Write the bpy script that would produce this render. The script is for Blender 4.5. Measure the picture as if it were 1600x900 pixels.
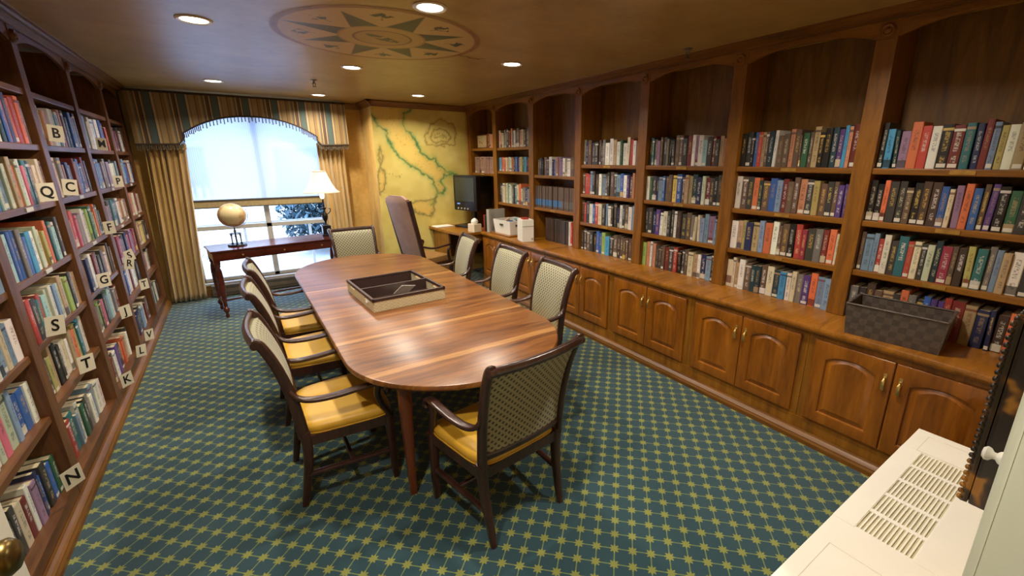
import bpy, bmesh, math, random
import numpy as np
from mathutils import Vector, Matrix
PI = math.pi
for o in list(bpy.data.objects): bpy.data.objects.remove(o)
scn = bpy.context.scene
COL = scn.collection

# ---------------------------------------------------------------- camera
cam = bpy.data.objects.new('camera', bpy.data.cameras.new('camera')); COL.objects.link(cam)
scn.camera = cam
YAW, PITCH = .6077, .2739
cam.location = (0, 0, 1.9)
cam.rotation_euler = (PI/2-PITCH, 0, -YAW)
cam.data.sensor_width = 36; cam.data.lens = 675.94/1600*36
cam.data.shift_x = -48.04/1600; cam.data.shift_y = -9.35/1600
cam.data.clip_start = .02
# ---------------------------------------------------------------- view + world
vs = scn.view_settings
vs.view_transform = 'Standard'; vs.look = 'None'; vs.gamma = 1; vs.exposure = 0.05; vs.use_curve_mapping = False
SKY_STRENGTH = 9.0; LAMP_W = 24.0; WARM = (1.0, .89, .74)
w = bpy.data.worlds.new('sky'); scn.world = w; w.use_nodes = True
bg = w.node_tree.nodes['Background']; bg.inputs[0].default_value = (.36, .56, 1.0, 1); bg.inputs[1].default_value = SKY_STRENGTH
sun = bpy.data.objects.new('sun', bpy.data.lights.new('sun', 'SUN')); COL.objects.link(sun)
sun.data.energy = 4.0; sun.data.color = (1, .95, .88); sun.data.angle = .02; sun.rotation_euler = (math.radians(48), 0, math.radians(-28))

# ---------------------------------------------------------------- material helpers
def srgb(h):
    h = h.lstrip('#'); v = [int(h[i:i+2], 16)/255 for i in (0, 2, 4)]
    return tuple(c/12.92 if c <= .04045 else ((c+.055)/1.055)**2.4 for c in v)+(1,)
class NT:
    def __init__(s, name):
        s.m = bpy.data.materials.new(name); s.m.use_nodes = True; s.t = s.m.node_tree
        s.n = s.t.nodes; s.b = s.n['Principled BSDF']; s.out = s.n['Material Output']
    def node(s, typ, **k):
        n = s.n.new(typ)
        for a, v in k.items():
            if hasattr(n, a): setattr(n, a, v)
        return n
    def link(s, a, b): s.t.links.new(a, b)
    def math(s, op, a, b=None, c=None):
        n = s.n.new('ShaderNodeMath'); n.operation = op
        for i, v in enumerate((a, b, c)):
            if v is None: continue
            if isinstance(v, (int, float)): n.inputs[i].default_value = v
            else: s.link(v, n.inputs[i])
        return n.outputs[0]
    def mix(s, f, a, b):
        n = s.n.new('ShaderNodeMix'); n.data_type = 'RGBA'
        for i, v in ((0, f), (6, a), (7, b)):
            if isinstance(v, (int, float, tuple)): n.inputs[i].default_value = v
            else: s.link(v, n.inputs[i])
        return n.outputs[2]
    def coord(s, scale=(1, 1, 1), rot=(0, 0, 0), kind='Object', loc=(0, 0, 0)):
        tc = s.n.new('ShaderNodeTexCoord'); mp = s.n.new('ShaderNodeMapping')
        mp.inputs['Scale'].default_value = scale; mp.inputs['Rotation'].default_value = rot; mp.inputs['Location'].default_value = loc
        s.link(tc.outputs[kind], mp.inputs[0]); return mp.outputs[0]
    def noise(s, vec, scale, detail=3, rough=.5, dist=0):
        n = s.n.new('ShaderNodeTexNoise'); n.inputs['Scale'].default_value = scale
        n.inputs['Detail'].default_value = detail; n.inputs['Roughness'].default_value = rough; n.inputs['Distortion'].default_value = dist
        s.link(vec, n.inputs['Vector']); return n.outputs['Fac']
    def ramp(s, f, stops):
        n = s.n.new('ShaderNodeValToRGB'); e = n.color_ramp.elements
        while len(e) < len(stops): e.new(.5)
        for i, (p, c) in enumerate(stops): e[i].position = p; e[i].color = c
        s.link(f, n.inputs[0]); return n.outputs[0]
    def bump(s, h, strength=.2, dist=.01):
        n = s.n.new('ShaderNodeBump'); n.inputs['Strength'].default_value = strength; n.inputs['Distance'].default_value = dist
        s.link(h, n.inputs['Height']); s.link(n.outputs[0], s.b.inputs['Normal'])
    def base(s, c):
        if isinstance(c, tuple): s.b.inputs['Base Color'].default_value = c
        else: s.link(c, s.b.inputs['Base Color'])
    def set(s, **k):
        for a, v in k.items(): s.b.inputs[a.replace('_', ' ')].default_value = v
        return s.m
def plain(name, hexc, rough=.5, var=.12, scale=8, metal=0, bump=0, spec=.5):
    t = NT(name); c = srgb(hexc); f = t.noise(t.coord(), scale, 3)
    lo = tuple(x*(1-var) for x in c[:3])+(1,); hi = tuple(min(1, x*(1+var)) for x in c[:3])+(1,)
    t.base(t.ramp(f, [(.35, lo), (.65, hi)]))
    if bump: t.bump(t.noise(t.coord(), scale*8, 2), bump, .003)
    return t.set(Roughness=rough, Metallic=metal, Specular_IOR_Level=spec)
def wood(name, dark, mid, light, axis='z', rough=.35, sc=1.0, coat=0.0):
    t = NT(name); k = {'x': (.12, 1, 1), 'y': (1, .12, 1), 'z': (1, 1, .12)}[axis]
    v = t.coord(tuple(a*sc for a in k))
    f1 = t.noise(v, 9, 4, .6, 1.2); f2 = t.noise(v, 60, 2, .7)
    f = t.math('ADD', t.math('MULTIPLY', f1, .75), t.math('MULTIPLY', f2, .25))
    t.base(t.ramp(f, [(.3, srgb(dark)), (.5, srgb(mid)), (.72, srgb(light))]))
    return t.set(Roughness=rough, Coat_Weight=coat, Coat_Roughness=.2)
def emis(name, col, st):
    t = NT(name); t.base((0, 0, 0, 1)); t.b.inputs['Emission Color'].default_value = col; t.b.inputs['Emission Strength'].default_value = st
    return t.m
M = {}
M['case'] = wood('case_wood', '#5c380c', '#84530f', '#a06a1c', 'z', .42)
M['case_h'] = wood('case_wood_long', '#5c380c', '#84530f', '#a06a1c', 'x', .40)
M['case_back'] = wood('case_back_wood', '#583812', '#765018', '#906626', 'z', .5)
M['left_case'] = wood('left_case_wood', '#4c2c14', '#6c4424', '#845834', 'z', .42)
M['left_case_h'] = wood('left_case_wood_long', '#4c2c14', '#6c4424', '#845834', 'x', .38)
M['left_back'] = wood('left_back_wood', '#402312', '#54301a', '#643c20', 'z', .5)
M['crown'] = wood('crown_wood', '#523210', '#724814', '#8a5a1e', 'y', .4)
M['counter'] = wood('counter_wood', '#643c10', '#8c5814', '#a86c22', 'x', .28, coat=.2)
M['door'] = wood('cabinet_door_wood', '#643608', '#8a500c', '#a46416', 'z', .34, coat=.2)
M['chair'] = wood('chair_wood', '#20110c', '#38201a', '#4c3026', 'z', .28, coat=.3)
M['desk'] = wood('desk_wood', '#3a140c', '#571f12', '#70301c', 'x', .22, coat=.4)
M['leg'] = wood('table_leg_wood', '#44200e', '#6a3418', '#84451f', 'z', .3, coat=.3)
M['brass'] = plain('brass', '#d8b870', .32, .2, 20, .8)
M['oldbrass'] = plain('aged_brass', '#7a6538', .32, .3, 15, .9)
M['plate'] = plain('brass_plate', '#a8803a', .4, .2, 20, .4)
M['tag'] = plain('paper_tag', '#c8c4bc', .6, .05)
M['card'] = plain('card_stock', '#d6cdb4', .6, .05)
M['ink'] = plain('black_ink', '#151312', .5, .1)
M['pages'] = None
M['white'] = plain('white_enamel', '#f4f2e8', .35, .02, 4)
M['doorwhite'] = plain('door_paint', '#d9d6c8', .4, .03, 4)
M['jamb'] = plain('jamb_paint', '#dde4d2', .5, .03, 4)
M['slot'] = plain('slot_dark', '#4a463c', .6, .1)
M['black'] = plain('black_plastic', '#171616', .3, .15)
M['screen'] = plain('screen_glass', '#34382c', .35, .15, 3)
M['cream'] = plain('cream_plastic', '#d8c8a8', .5, .05)
M['paper'] = plain('white_paper', '#e8e4d8', .6, .03)
M['greyplastic'] = plain('grey_plastic', '#a8a498', .5, .05)
M['redp'] = plain('red_binder', '#a03020', .5, .1)
M['leather'] = plain('mauve_leather', '#9c7c6c', .5, .12, 6, bump=.1)
M['tanleather'] = plain('tan_leather', '#8f6a3c', .45, .12, 6)
M['steel'] = plain('steel', '#8a8884', .35, .1, 10, .8)
M['curtain'] = None

def obj_mesh(name, bm, mat, parent=None, smooth=False):
    me = bpy.data.meshes.new(name); bm.normal_update(); bm.to_mesh(me); bm.free()
    for m in (mat if isinstance(mat, (list, tuple)) else [mat]): me.materials.append(m)
    if smooth:
        for p in me.polygons: p.use_smooth = True
    o = bpy.data.objects.new(name, me); COL.objects.link(o)
    if parent is not None: o.parent = parent
    return o
def smooth_by_angle(o, ang=40):
    me = o.data; me.polygons.foreach_set('use_smooth', [True]*len(me.polygons))
    bm = bmesh.new(); bm.from_mesh(me)
    for e in bm.edges:
        if len(e.link_faces) == 2 and e.calc_face_angle(0) > math.radians(ang): e.smooth = False
    bm.to_mesh(me); bm.free(); return o
def tag(o, label=None, cat=None, group=None, kind=None):
    if label: o['label'] = label
    if cat: o['category'] = cat
    if group: o['group'] = group
    if kind: o['kind'] = kind
    return o
def empty(name, loc, rz=0, label=None, cat=None, group=None):
    o = bpy.data.objects.new(name, None); COL.objects.link(o); o.location = loc; o.rotation_euler = (0, 0, rz); o.empty_display_size = .1
    return tag(o, label, cat, group)
def copy_tree(o, parent=None):
    c = o.copy(); COL.objects.link(c)
    if parent is not None: c.parent = parent
    for ch in list(o.children): copy_tree(ch, c)
    return c
class B:
    """mesh collector"""
    def __init__(s): s.bm = bmesh.new()
    def box(s, x0, x1, y0, y1, z0, z1, bev=0, mi=0, mtx=None):
        r = bmesh.ops.create_cube(s.bm, size=1)['verts']
        for v in r: v.co = Vector(((x0+x1)/2+v.co.x*(x1-x0), (y0+y1)/2+v.co.y*(y1-y0), (z0+z1)/2+v.co.z*(z1-z0)))
        fs = set(f for v in r for f in v.link_faces)
        for f in fs: f.material_index = mi
        if mtx: 
            for v in r: v.co = mtx @ v.co
        if bev:
            es = list(set(e for v in r for e in v.link_edges))
            bmesh.ops.bevel(s.bm, geom=es, offset=bev, segments=2, affect='EDGES', profile=.7)
        return s
    def prism(s, pts, d0, d1, plane='xz', mi=0):
        f = {'xz': lambda a, b, d: (a, d, b), 'yz': lambda a, b, d: (d, a, b), 'xy': lambda a, b, d: (a, b, d)}[plane]
        A = [s.bm.verts.new(f(a, b, d0)) for a, b in pts]; Bv = [s.bm.verts.new(f(a, b, d1)) for a, b in pts]
        n = len(pts); fs = [s.bm.faces.new(A), s.bm.faces.new(Bv[::-1])]
        for i in range(n): fs.append(s.bm.faces.new((A[i], Bv[i], Bv[(i+1) % n], A[(i+1) % n])))
        for q in fs: q.material_index = mi
        bmesh.ops.recalc_face_normals(s.bm, faces=fs); return s
    def loops(s, L, cap=True, closed=True, mi=0):
        V = [[s.bm.verts.new(p) for p in l] for l in L]; fs = []
        for a, b in zip(V, V[1:]):
            n = len(a)
            for i in range(n if closed else n-1): fs.append(s.bm.faces.new((a[i], a[(i+1) % n], b[(i+1) % n], b[i])))
        if cap: fs += [s.bm.faces.new(V[0][::-1]), s.bm.faces.new(V[-1])]
        for q in fs: q.material_index = mi
        bmesh.ops.recalc_face_normals(s.bm, faces=fs); return s
    def lathe(s, prof, n=24, c=(0, 0, 0), mi=0, axis='z'):
        L = []
        for r, z in prof:
            r = max(r, .0004)
            if axis == 'z': L.append([(c[0]+r*math.cos(2*PI*i/n), c[1]+r*math.sin(2*PI*i/n), c[2]+z) for i in range(n)])
            elif axis == 'y': L.append([(c[0]+r*math.cos(2*PI*i/n), c[1]+z, c[2]+r*math.sin(2*PI*i/n)) for i in range(n)])
            else: L.append([(c[0]+z, c[1]+r*math.cos(2*PI*i/n), c[2]+r*math.sin(2*PI*i/n)) for i in range(n)])
        return s.loops(L, mi=mi)
    def sweep(s, path, size, n=10, up=(1, 0, 0), sq=2.6, mi=0):
        """superelliptic section (a along 'up' axis, b across) swept on path; size = list of (a,b)"""
        P = [Vector(p) for p in path]; L = []
        if not isinstance(size, list): size = [size]*len(P)
        for i, p in enumerate(P):
            t = (P[min(i+1, len(P)-1)]-P[max(i-1, 0)]).normalized(); u = Vector(up); u = (u-t*u.dot(t)).normalized(); v = t.cross(u)
            a, b = size[i]; r = []
            for k in range(n):
                th = 2*PI*(k+.5)/n; c, q = math.cos(th), math.sin(th)
                r.append(p+u*(a*math.copysign(abs(c)**(2/sq), c))+v*(b*math.copysign(abs(q)**(2/sq), q)))
            L.append(r)
        return s.loops(L, mi=mi)
    def xf(s, m): bmesh.ops.transform(s.bm, matrix=m, verts=s.bm.verts); return s
    def obj(s, name, mat, parent=None, smooth=False):
        o = obj_mesh(name, s.bm, mat, parent)
        if smooth: smooth_by_angle(o, smooth if smooth is not True else 40)
        return o
def bez(pts, n=24):
    """Catmull-Rom through points"""
    P = [Vector(p) for p in pts]; P = [P[0]*2-P[1]]+P+[P[-1]*2-P[-2]]; out = []
    seg = len(P)-3; per = max(2, n//seg)
    for i in range(seg):
        a, b, c, d = P[i:i+4]
        for k in range(per):
            t = k/per; out.append(.5*((2*b)+(c-a)*t+(2*a-5*b+4*c-d)*t*t+(3*b-a-3*c+d)*t**3))
    out.append(P[-2]); return out

# ---------------------------------------------------------------- room dimensions
ZC = 2.75; XL = -.99; XLW = -1.31; XR = 3.33; XRW = 3.66; XB = 3.00
YN = .06; YM = 7.0; YB = 7.65; XBUMP = 1.80; ZK = .856
# ---------------------------------------------------------------- structure
# carpet
t = NT('carpet'); geo = t.node('ShaderNodeNewGeometry'); sep = t.node('ShaderNodeSeparateXYZ'); t.link(geo.outputs['Position'], sep.inputs[0])
A_ = .0904; c45 = math.cos(-PI/4); s45 = math.sin(-PI/4)
X = t.math('SUBTRACT', sep.outputs[0], 1.1079); Y = t.math('SUBTRACT', sep.outputs[1], 1.2942)
U = t.math('MULTIPLY', t.math('ADD', t.math('MULTIPLY', X, c45), t.math('MULTIPLY', Y, s45)), 1/A_)
V = t.math('MULTIPLY', t.math('ADD', t.math('MULTIPLY', X, -s45), t.math('MULTIPLY', Y, c45)), 1/A_)
def cell(a): return t.math('SUBTRACT', t.math('FRACT', t.math('ADD', a, .5)), .5)
cu, cv = cell(U), cell(V); au, av = t.math('ABSOLUTE', cu), t.math('ABSOLUTE', cv)
line = t.math('LESS_THAN', t.math('MINIMUM', au, av), .032)
r = t.math('SQRT', t.math('ADD', t.math('MULTIPLY', cu, cu), t.math('MULTIPLY', cv, cv)))
th = t.math('ARCTAN2', cv, cu)
R_ = t.math('ADD', t.math('MULTIPLY', t.math('COSINE', t.math('MULTIPLY', th, 8)), .06), .235)
star = t.math('LESS_THAN', r, R_)
fuzz = t.noise(t.coord(kind='Object'), 420, 2, .7); blot = t.noise(t.coord(kind='Object'), 14, 3)
bgc = t.mix(fuzz, srgb('#16303c'), srgb('#30545a')); bgc = t.mix(t.math('MULTIPLY', blot, .5), bgc, srgb('#23424e'))
fg = t.mix(fuzz, srgb('#62703a'), srgb('#9a9a4e'))
lc = t.mix(fuzz, srgb('#4f6a48'), srgb('#7c8a54'))
t.base(t.mix(star, t.mix(line, bgc, lc), fg)); t.bump(fuzz, .5, .004); t.set(Roughness=.95, Specular_IOR_Level=.15, Sheen_Weight=.3)
M['carpet'] = t.m
def struct(name, b, mat, smooth=False):
    o = b.obj(name, mat, smooth=smooth); o['kind'] = 'structure'; return o
struct('floor', B().box(XLW, XRW, -1.5, YB, -.04, 0), M['carpet'])
t = NT('ceiling_paint'); f = t.noise(t.coord(), 2.2, 4, .6); f2 = t.noise(t.coord(), 14, 3, .6)
t.base(t.ramp(t.math('ADD', t.math('MULTIPLY', f, .7), t.math('MULTIPLY', f2, .3)), [(.35, srgb('#9c7e48')), (.65, srgb('#b6985c'))])); M['ceil'] = t.set(Roughness=.36)
struct('ceiling', B().box(XLW, XRW, -1.5, YB+.15, ZC, ZC+.06), M['ceil'])
t = NT('ochre_wall'); f = t.noise(t.coord((1, 1, .5)), 2.6, 4, .6); f2 = t.noise(t.coord(), 18, 3, .6)
t.base(t.ramp(t.math('ADD', t.math('MULTIPLY', f, .75), t.math('MULTIPLY', f2, .25)), [(.32, srgb('#b48c44')), (.52, srgb('#d0a85c')), (.7, srgb('#dcbc78'))])); M['wall'] = t.set(Roughness=.7)
WX0, WX1, WZ0, WZ1 = -.60, 1.30, .20, 2.55
b = B().box(XLW, WX0, YB, YB+.15, 0, ZC).box(WX1, XBUMP, YB, YB+.15, 0, ZC).box(WX0, WX1, YB, YB+.15, 0, WZ0).box(WX0, WX1, YB, YB+.15, WZ1, ZC)
struct('wall_back', b, M['wall'])
struct('wall_map_side', B().box(XBUMP, XRW, YM, YB+.15, 0, ZC), M['wall'])
struct('wall_left', B().box(XLW-.1, XLW, -1.5, YB+.15, 0, ZC), M['wall'])
struct('wall_right', B().box(XRW, XRW+.1, -1.5, YB+.15, 0, ZC), M['wall'])
XJ = 1.10
struct('wall_front', B().box(XJ, XRW, -.09, YN, 0, ZC).box(XLW, -.43, -.09, YN, 0, ZC).box(-.43, XJ, -.09, YN, 2.12, ZC), M['wall'])
struct('wall_behind', B().box(XLW, XRW, -1.5, -1.4, 0, ZC), M['wall'])
# crown mouldings
CR = [(0, 2.700), (.012, 2.700), (.012, 2.708), (.03, 2.716), (.045, 2.722), (.045, 2.728), (.06, 2.732), (.075, 2.740), (.092, 2.742), (.092, ZC), (0, ZC)]
struct('trim_1', B().prism([(XL+a, z) for a, z in CR], YN, 7.55, 'xz'), M['crown'])
struct('trim_2', B().prism([(XR-a, z) for a, z in CR], YN, YM, 'xz'), M['crown'])
CW = [(0, 2.665), (.01, 2.665), (.02, 2.68), (.05, 2.715), (.07, 2.73), (.07, ZC), (0, ZC)]
M['crown_x'] = wood('crown_wood_x', '#5e3c1c', '#7a5028', '#8e6030', 'x', .4)
struct('trim_3', B().prism([(YM-a, z) for a, z in CW], XBUMP-.07, XR, 'yz').prism([(YB-a, z) for a, z in CW], -.9, XBUMP, 'yz').prism([(XBUMP-a, z) for a, z in CW], YM-.07, YB, 'xz'), M['crown_x'])
BM = [(0, 0), (.035, 0), (.035, .03), (.028, .045), (.028, .052), (.018, .062), (.006, .072), (0, .085)]
struct('baseboard_left', B().prism([(XL+a, z) for a, z in BM], YN, 7.5, 'xz'), M['crown'])
struct('baseboard_right', B().prism([(XB-a, z) for a, z in BM], YN, 5.95, 'xz'), M['crown'])
struct('baseboard_back', B().box(-.9, XBUMP, YB-.02, YB, 0, .10, .004).box(XBUMP, 2.9, YM-.02, YM, 0, .10, .004), M['crown_x'])
# map painted on the bump-out wall: watercolour mural as vertex paint
def paint_grid(name, nx, ny, pos, colfn, mat):
    me = bpy.data.meshes.new(name); uu, vv = np.meshgrid(np.linspace(0, 1, nx), np.linspace(0, 1, ny)); co = pos(uu.ravel(), vv.ravel())
    idx = np.arange(nx*ny).reshape(ny, nx); q = np.stack([idx[:-1, :-1], idx[:-1, 1:], idx[1:, 1:], idx[1:, :-1]], -1).reshape(-1, 4)
    me.from_pydata(co.tolist(), [], q.tolist()); at = me.color_attributes.new('paint', 'FLOAT_COLOR', 'POINT')
    at.data.foreach_set('color', colfn(uu.ravel(), vv.ravel()).astype(np.float32).ravel()); me.materials.append(mat)
    o = bpy.data.objects.new(name, me); COL.objects.link(o); return o
def polydist(px, py, pts):
    d = np.full(px.shape, 9.)
    for (a, b), (c, e) in zip(pts, pts[1:]):
        vx, vy = c-a, e-b; L2 = vx*vx+vy*vy+1e-12; tt = np.clip(((px-a)*vx+(py-b)*vy)/L2, 0, 1)
        d = np.minimum(d, np.hypot(px-a-tt*vx, py-b-tt*vy))
    return d
def inpoly(px, py, pts):
    ins = np.zeros(px.shape, bool); n = len(pts)
    for i in range(n):
        (a, b), (c, d) = pts[i], pts[(i+1) % n]
        if b == d: continue
        k = ((b > py) != (d > py)) & (px < (c-a)*(py-b)/(d-b)+a); ins ^= k
    return ins
def vnoise(x, y, s, seed=0):
    rs = np.random.RandomState(seed); g = rs.rand(64, 64); x = x*s; y = y*s
    xi, yi = np.floor(x).astype(int), np.floor(y).astype(int); fx, fy = x-xi, y-yi; fx = fx*fx*(3-2*fx); fy = fy*fy*(3-2*fy)
    G = lambda i, j: g[i % 64, j % 64]
    return (G(xi, yi)*(1-fx)+G(xi+1, yi)*fx)*(1-fy)+(G(xi, yi+1)*(1-fx)+G(xi+1, yi+1)*fx)*fy
vp = NT('mural_paint'); a = vp.node('ShaderNodeVertexColor', layer_name='paint'); vp.base(a.outputs[0]); M['mural'] = vp.set(Roughness=.7)
MX0, MX1, MZ0, MZ1 = XBUMP, XR-.03, .10, 2.665
def P2(px, py):   # reading of the photographed mural -> wall metres
    u = (px-590)/(722-590); return MX0+.10+u*(MX1-MX0-.10), None
def mp(l):        # (u,v): u 0..1 across the wall, v 0 at crown .. 1 at z=.5
    return [(MX0+u*(MX1-MX0), 2.665-v*2.1) for u, v in l]
west = [(1.8, 2.56), (1.88, 2.4), (1.99, 2.31), (2.03, 2.15), (2.11, 2.04), (2.17, 1.94), (2.27, 1.85), (2.4, 1.79), (2.51, 1.7), (2.64, 1.61), (2.71, 1.49), (2.74, 1.37), (2.67, 1.26), (2.61, 1.19)]
east = [(2.42, 2.67), (2.27, 2.6), (2.24, 2.42), (2.31, 2.34), (2.42, 2.26), (2.45, 2.13), (2.51, 2.03), (2.62, 1.94), (2.74, 1.92), (2.78, 1.81), (2.9, 1.76), (3.02, 1.69)]
heel = [(3.02, 1.69), (2.87, 1.67), (2.81, 1.56), (2.88, 1.46), (2.85, 1.39), (2.75, 1.37)]
sic = [(2.25, 1.23), (2.34, 1.25), (2.47, 1.27), (2.59, 1.28), (2.72, 1.31), (2.67, 1.17), (2.63, 1.07), (2.59, .99), (2.48, 1.03), (2.36, 1.09), (2.26, 1.15), (2.25, 1.23)]
sard = [(1.89, 2.1), (1.92, 1.98), (1.86, 1.81), (1.92, 1.69), (1.88, 1.47), (1.82, 1.39), (1.8, 1.6), (1.85, 1.77), (1.89, 2.1)]
cor = [(3.02, 1.69), (3.15, 1.63), (3.3, 1.56)]
land = [(1.8, 2.66)]+east+heel[1:]+west[::-1]
cart = [(2.62, 2.14), (2.60, 2.24), (2.62, 2.33), (2.66, 2.40), (2.7, 2.45), (2.77, 2.46), (2.83, 2.5), (2.88, 2.53), (2.95, 2.5), (3.04, 2.46), (3.09, 2.40), (3.11, 2.3), (3.07, 2.14), (2.95, 2.15), (2.82, 2.12), (2.70, 2.15), (2.62, 2.14)]
cart2 = [(2.69, 2.21), (2.70, 2.30), (2.76, 2.36), (2.85, 2.38), (2.94, 2.37), (3.03, 2.28), (2.98, 2.19), (2.78, 2.17), (2.69, 2.21)]
def mural_col(u, v):
    x = MX0+u*(MX1-MX0); z = MZ0+v*(MZ1-MZ0)
    xx = x+.045*(vnoise(x, z, 12, 1)-.5)+.03*(vnoise(x, z, 34, 2)-.5); zz = z+.045*(vnoise(x, z, 12, 3)-.5)+.03*(vnoise(x, z, 34, 4)-.5)
    n = .6*vnoise(x, z, 3, 5)+.4*vnoise(x, z, 11, 6)
    C = np.array(srgb('#c8b050')[:3])*(1-n[:, None])+np.array(srgb('#e8d880')[:3])*n[:, None]
    def over(mask, hexc):
        nonlocal C; C = C*(1-mask[:, None])+np.array(srgb(hexc)[:3])*mask[:, None]
    over(.6*(inpoly(xx, zz, land) | inpoly(xx, zz, sic) | inpoly(xx, zz, sard)), '#e4bc58')
    g = lambda d, s: np.exp(-(d/s)**2)
    for l in (west, east, heel, cor):
        d = polydist(xx, zz, l); k = .6+.8*vnoise(x, z, 14, 8); over(.55*k*g(d, .05), '#8fa858'); over(np.minimum(1, .9*k)*g(d, .015), '#4a7840')
    for l in (sic, sard): d = polydist(xx, zz, l); over(.5*g(d, .03), '#a88040'); over(.75*g(d, .010), '#5d7440')
    for l in (cart, cart2): d = polydist(xx, zz, l); over(.5*g(d, .022), '#b08a40'); over(.7*g(d, .007), '#6e6a2c')
    tn = vnoise(x, z, 60, 9)
    band = (abs(zz-2.28) < .045) & (x > 2.74) & (x < 2.96) & (tn > .5); over(.5*band, '#8a6a30')
    dots = (vnoise(x, z, 45, 12) > .86) & inpoly(xx, zz, land); over(.4*dots, '#a06a30')
    tx = (abs(zz-1.68) < .012) & (x > 1.98) & (x < 2.18) & (tn > .45); over(.5*tx, '#85702f')
    return np.concatenate([C, np.ones((len(C), 1))], 1)
mu = paint_grid('map_mural', 150, 220, lambda u, v: np.stack([MX0+u*(MX1-MX0), np.full(u.shape, YM-.002), MZ0+v*(MZ1-MZ0)], -1), mural_col, M['mural'])
tag(mu, 'painted antique-style map with green coastlines on the yellow wall', 'mural')
# compass rose painted on the ceiling
CX, CY, CRr = 1.04, 3.52, .70
def comp_col(u, v):
    x = (u-.5)*2*.80; y = (v-.5)*2*.80; r = np.hypot(x, y); a = np.arctan2(y, x)
    n = .5*vnoise(x+5, y+5, 2.2, 21)+.5*vnoise(x+5, y+5, 9, 22)
    C = np.array(srgb('#9c7e48')[:3])*(1-n[:, None])+np.array(srgb('#b6985c')[:3])*n[:, None]
    def over(mask, hexc, k=1.):
        nonlocal C; m = (mask*k)[:, None]; C = C*(1-m)+np.array(srgb(hexc)[:3])*m
    sm = lambda e: np.clip(e/.008+.5, 0, 1)
    inside = sm(.70-r); over(inside, '#c8a874', .75)
    over(sm(.70-r)*sm(r-.655), '#8c5c30', .9)
    for k in range(24): pass
    seg = (np.floor((a+PI)/(2*PI)*36) % 2); over(sm(.69-r)*sm(r-.668)*seg, '#6e4824', .45)
    # eight long star points
    for k in range(8):
        a0 = k*PI/4+.12; L = .655 if k % 2 == 0 else .60; da = (a-a0+PI) % (2*PI)-PI
        xx = r*np.cos(da); yy = r*np.sin(da); w = .095*np.clip((L-xx)/(L-.29), 0, 1)
        m = sm(w-abs(yy))*(xx > .27)*(xx < L); over(m, '#1e2824', .97); m2 = sm(w*.72-abs(yy-.004))*(yy > 0)*(xx > .29)*(xx < L-.03); over(m2, '#3c4a3c', .6)
    # small motifs between the points (birds and trees)
    for k in range(8):
        a0 = (k+.5)*PI/4+.12; da = (a-a0+PI) % (2*PI)-PI; xx = r*np.cos(da)-.53; yy = r*np.sin(da)
        nn = vnoise(x+5, y+5, 34, 30+k)
        m = ((abs(yy) < .075*(1-abs(xx)/.06)) & (abs(xx) < .06) & (nn > .34)); over(m.astype(float), '#22281c', 1.)
        m = (abs(yy) < .006) & (xx > -.10) & (xx < -.03); over(m.astype(float), '#6e4824', .7)
    over(sm(.30-r), '#b8945c', .9); over(sm(.30-r)*sm(r-.288), '#8c6838', .6)
    over(sm(.205-r)*sm(r-.185), '#6a4424', .95); over(sm(.185-r), '#a88450', .8)
    nn = vnoise(x+5, y+5, 30, 44); m = ((abs(x*.92+y*.39) < .14) & (abs(-x*.39+y*.92) < .055*(1-abs(x)/.2)) & (nn > .35)); over(m.astype(float), '#26281c', .95)
    q = (x-.86*.0)**2
    al = np.ones(len(C)); al[(r > .705)] = 0
    return np.concatenate([C, al[:, None]], 1)
cp = NT('ceiling_mural_paint'); a = cp.node('ShaderNodeVertexColor', layer_name='paint'); cp.base(a.outputs[0]); M['cmural'] = cp.set(Roughness=.45)
def disc_pos(u, v):
    return np.stack([CX+(u-.5)*2*.80, CY+(v-.5)*2*.80, np.full(u.shape, ZC-.0015)], -1)
cm = paint_grid('compass_rose_mural', 240, 240, disc_pos, comp_col, M['cmural'])
bm = bmesh.new(); bm.from_mesh(cm.data)
bmesh.ops.delete(bm, geom=[v for v in bm.verts if math.hypot(v.co.x-CX, v.co.y-CY) > .707], context='VERTS'); 
for f_ in bm.faces: 
    if f_.normal.z > 0: f_.normal_flip()
bm.to_mesh(cm.data); bm.free()
tag(cm, 'round compass rose painted on the ceiling with dark green star points', 'mural')
b = B()
for pth in ([(0, 0), (.04, .02), (.08, -.01), (.13, .02), (.18, 0), (.22, .01)], [(.20, .02), (.22, -.03), (.25, -.05)], [(0, 0), (.01, -.04)]):
    P = bez([(CX+.66+q[0], CY+.16+q[1]+q[0]*.2, 0) for q in pth], 16)
    for p, q in zip(P, P[1:]):
        d = (q-p); nrm = Vector((-d.y, d.x, 0)).normalized()*.006
        vs_ = [b.bm.verts.new((k.x, k.y, ZC-.0015)) for k in (p+nrm, q+nrm, q-nrm, p-nrm)]; b.bm.faces.new(vs_)
M['scroll'] = plain('scroll_paint', '#5e4020', .6, .2, 20)
tag(b.obj('scroll_mural', M['scroll']), 'thin brown painted scroll beside the compass rose on the ceiling', 'mural')

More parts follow.
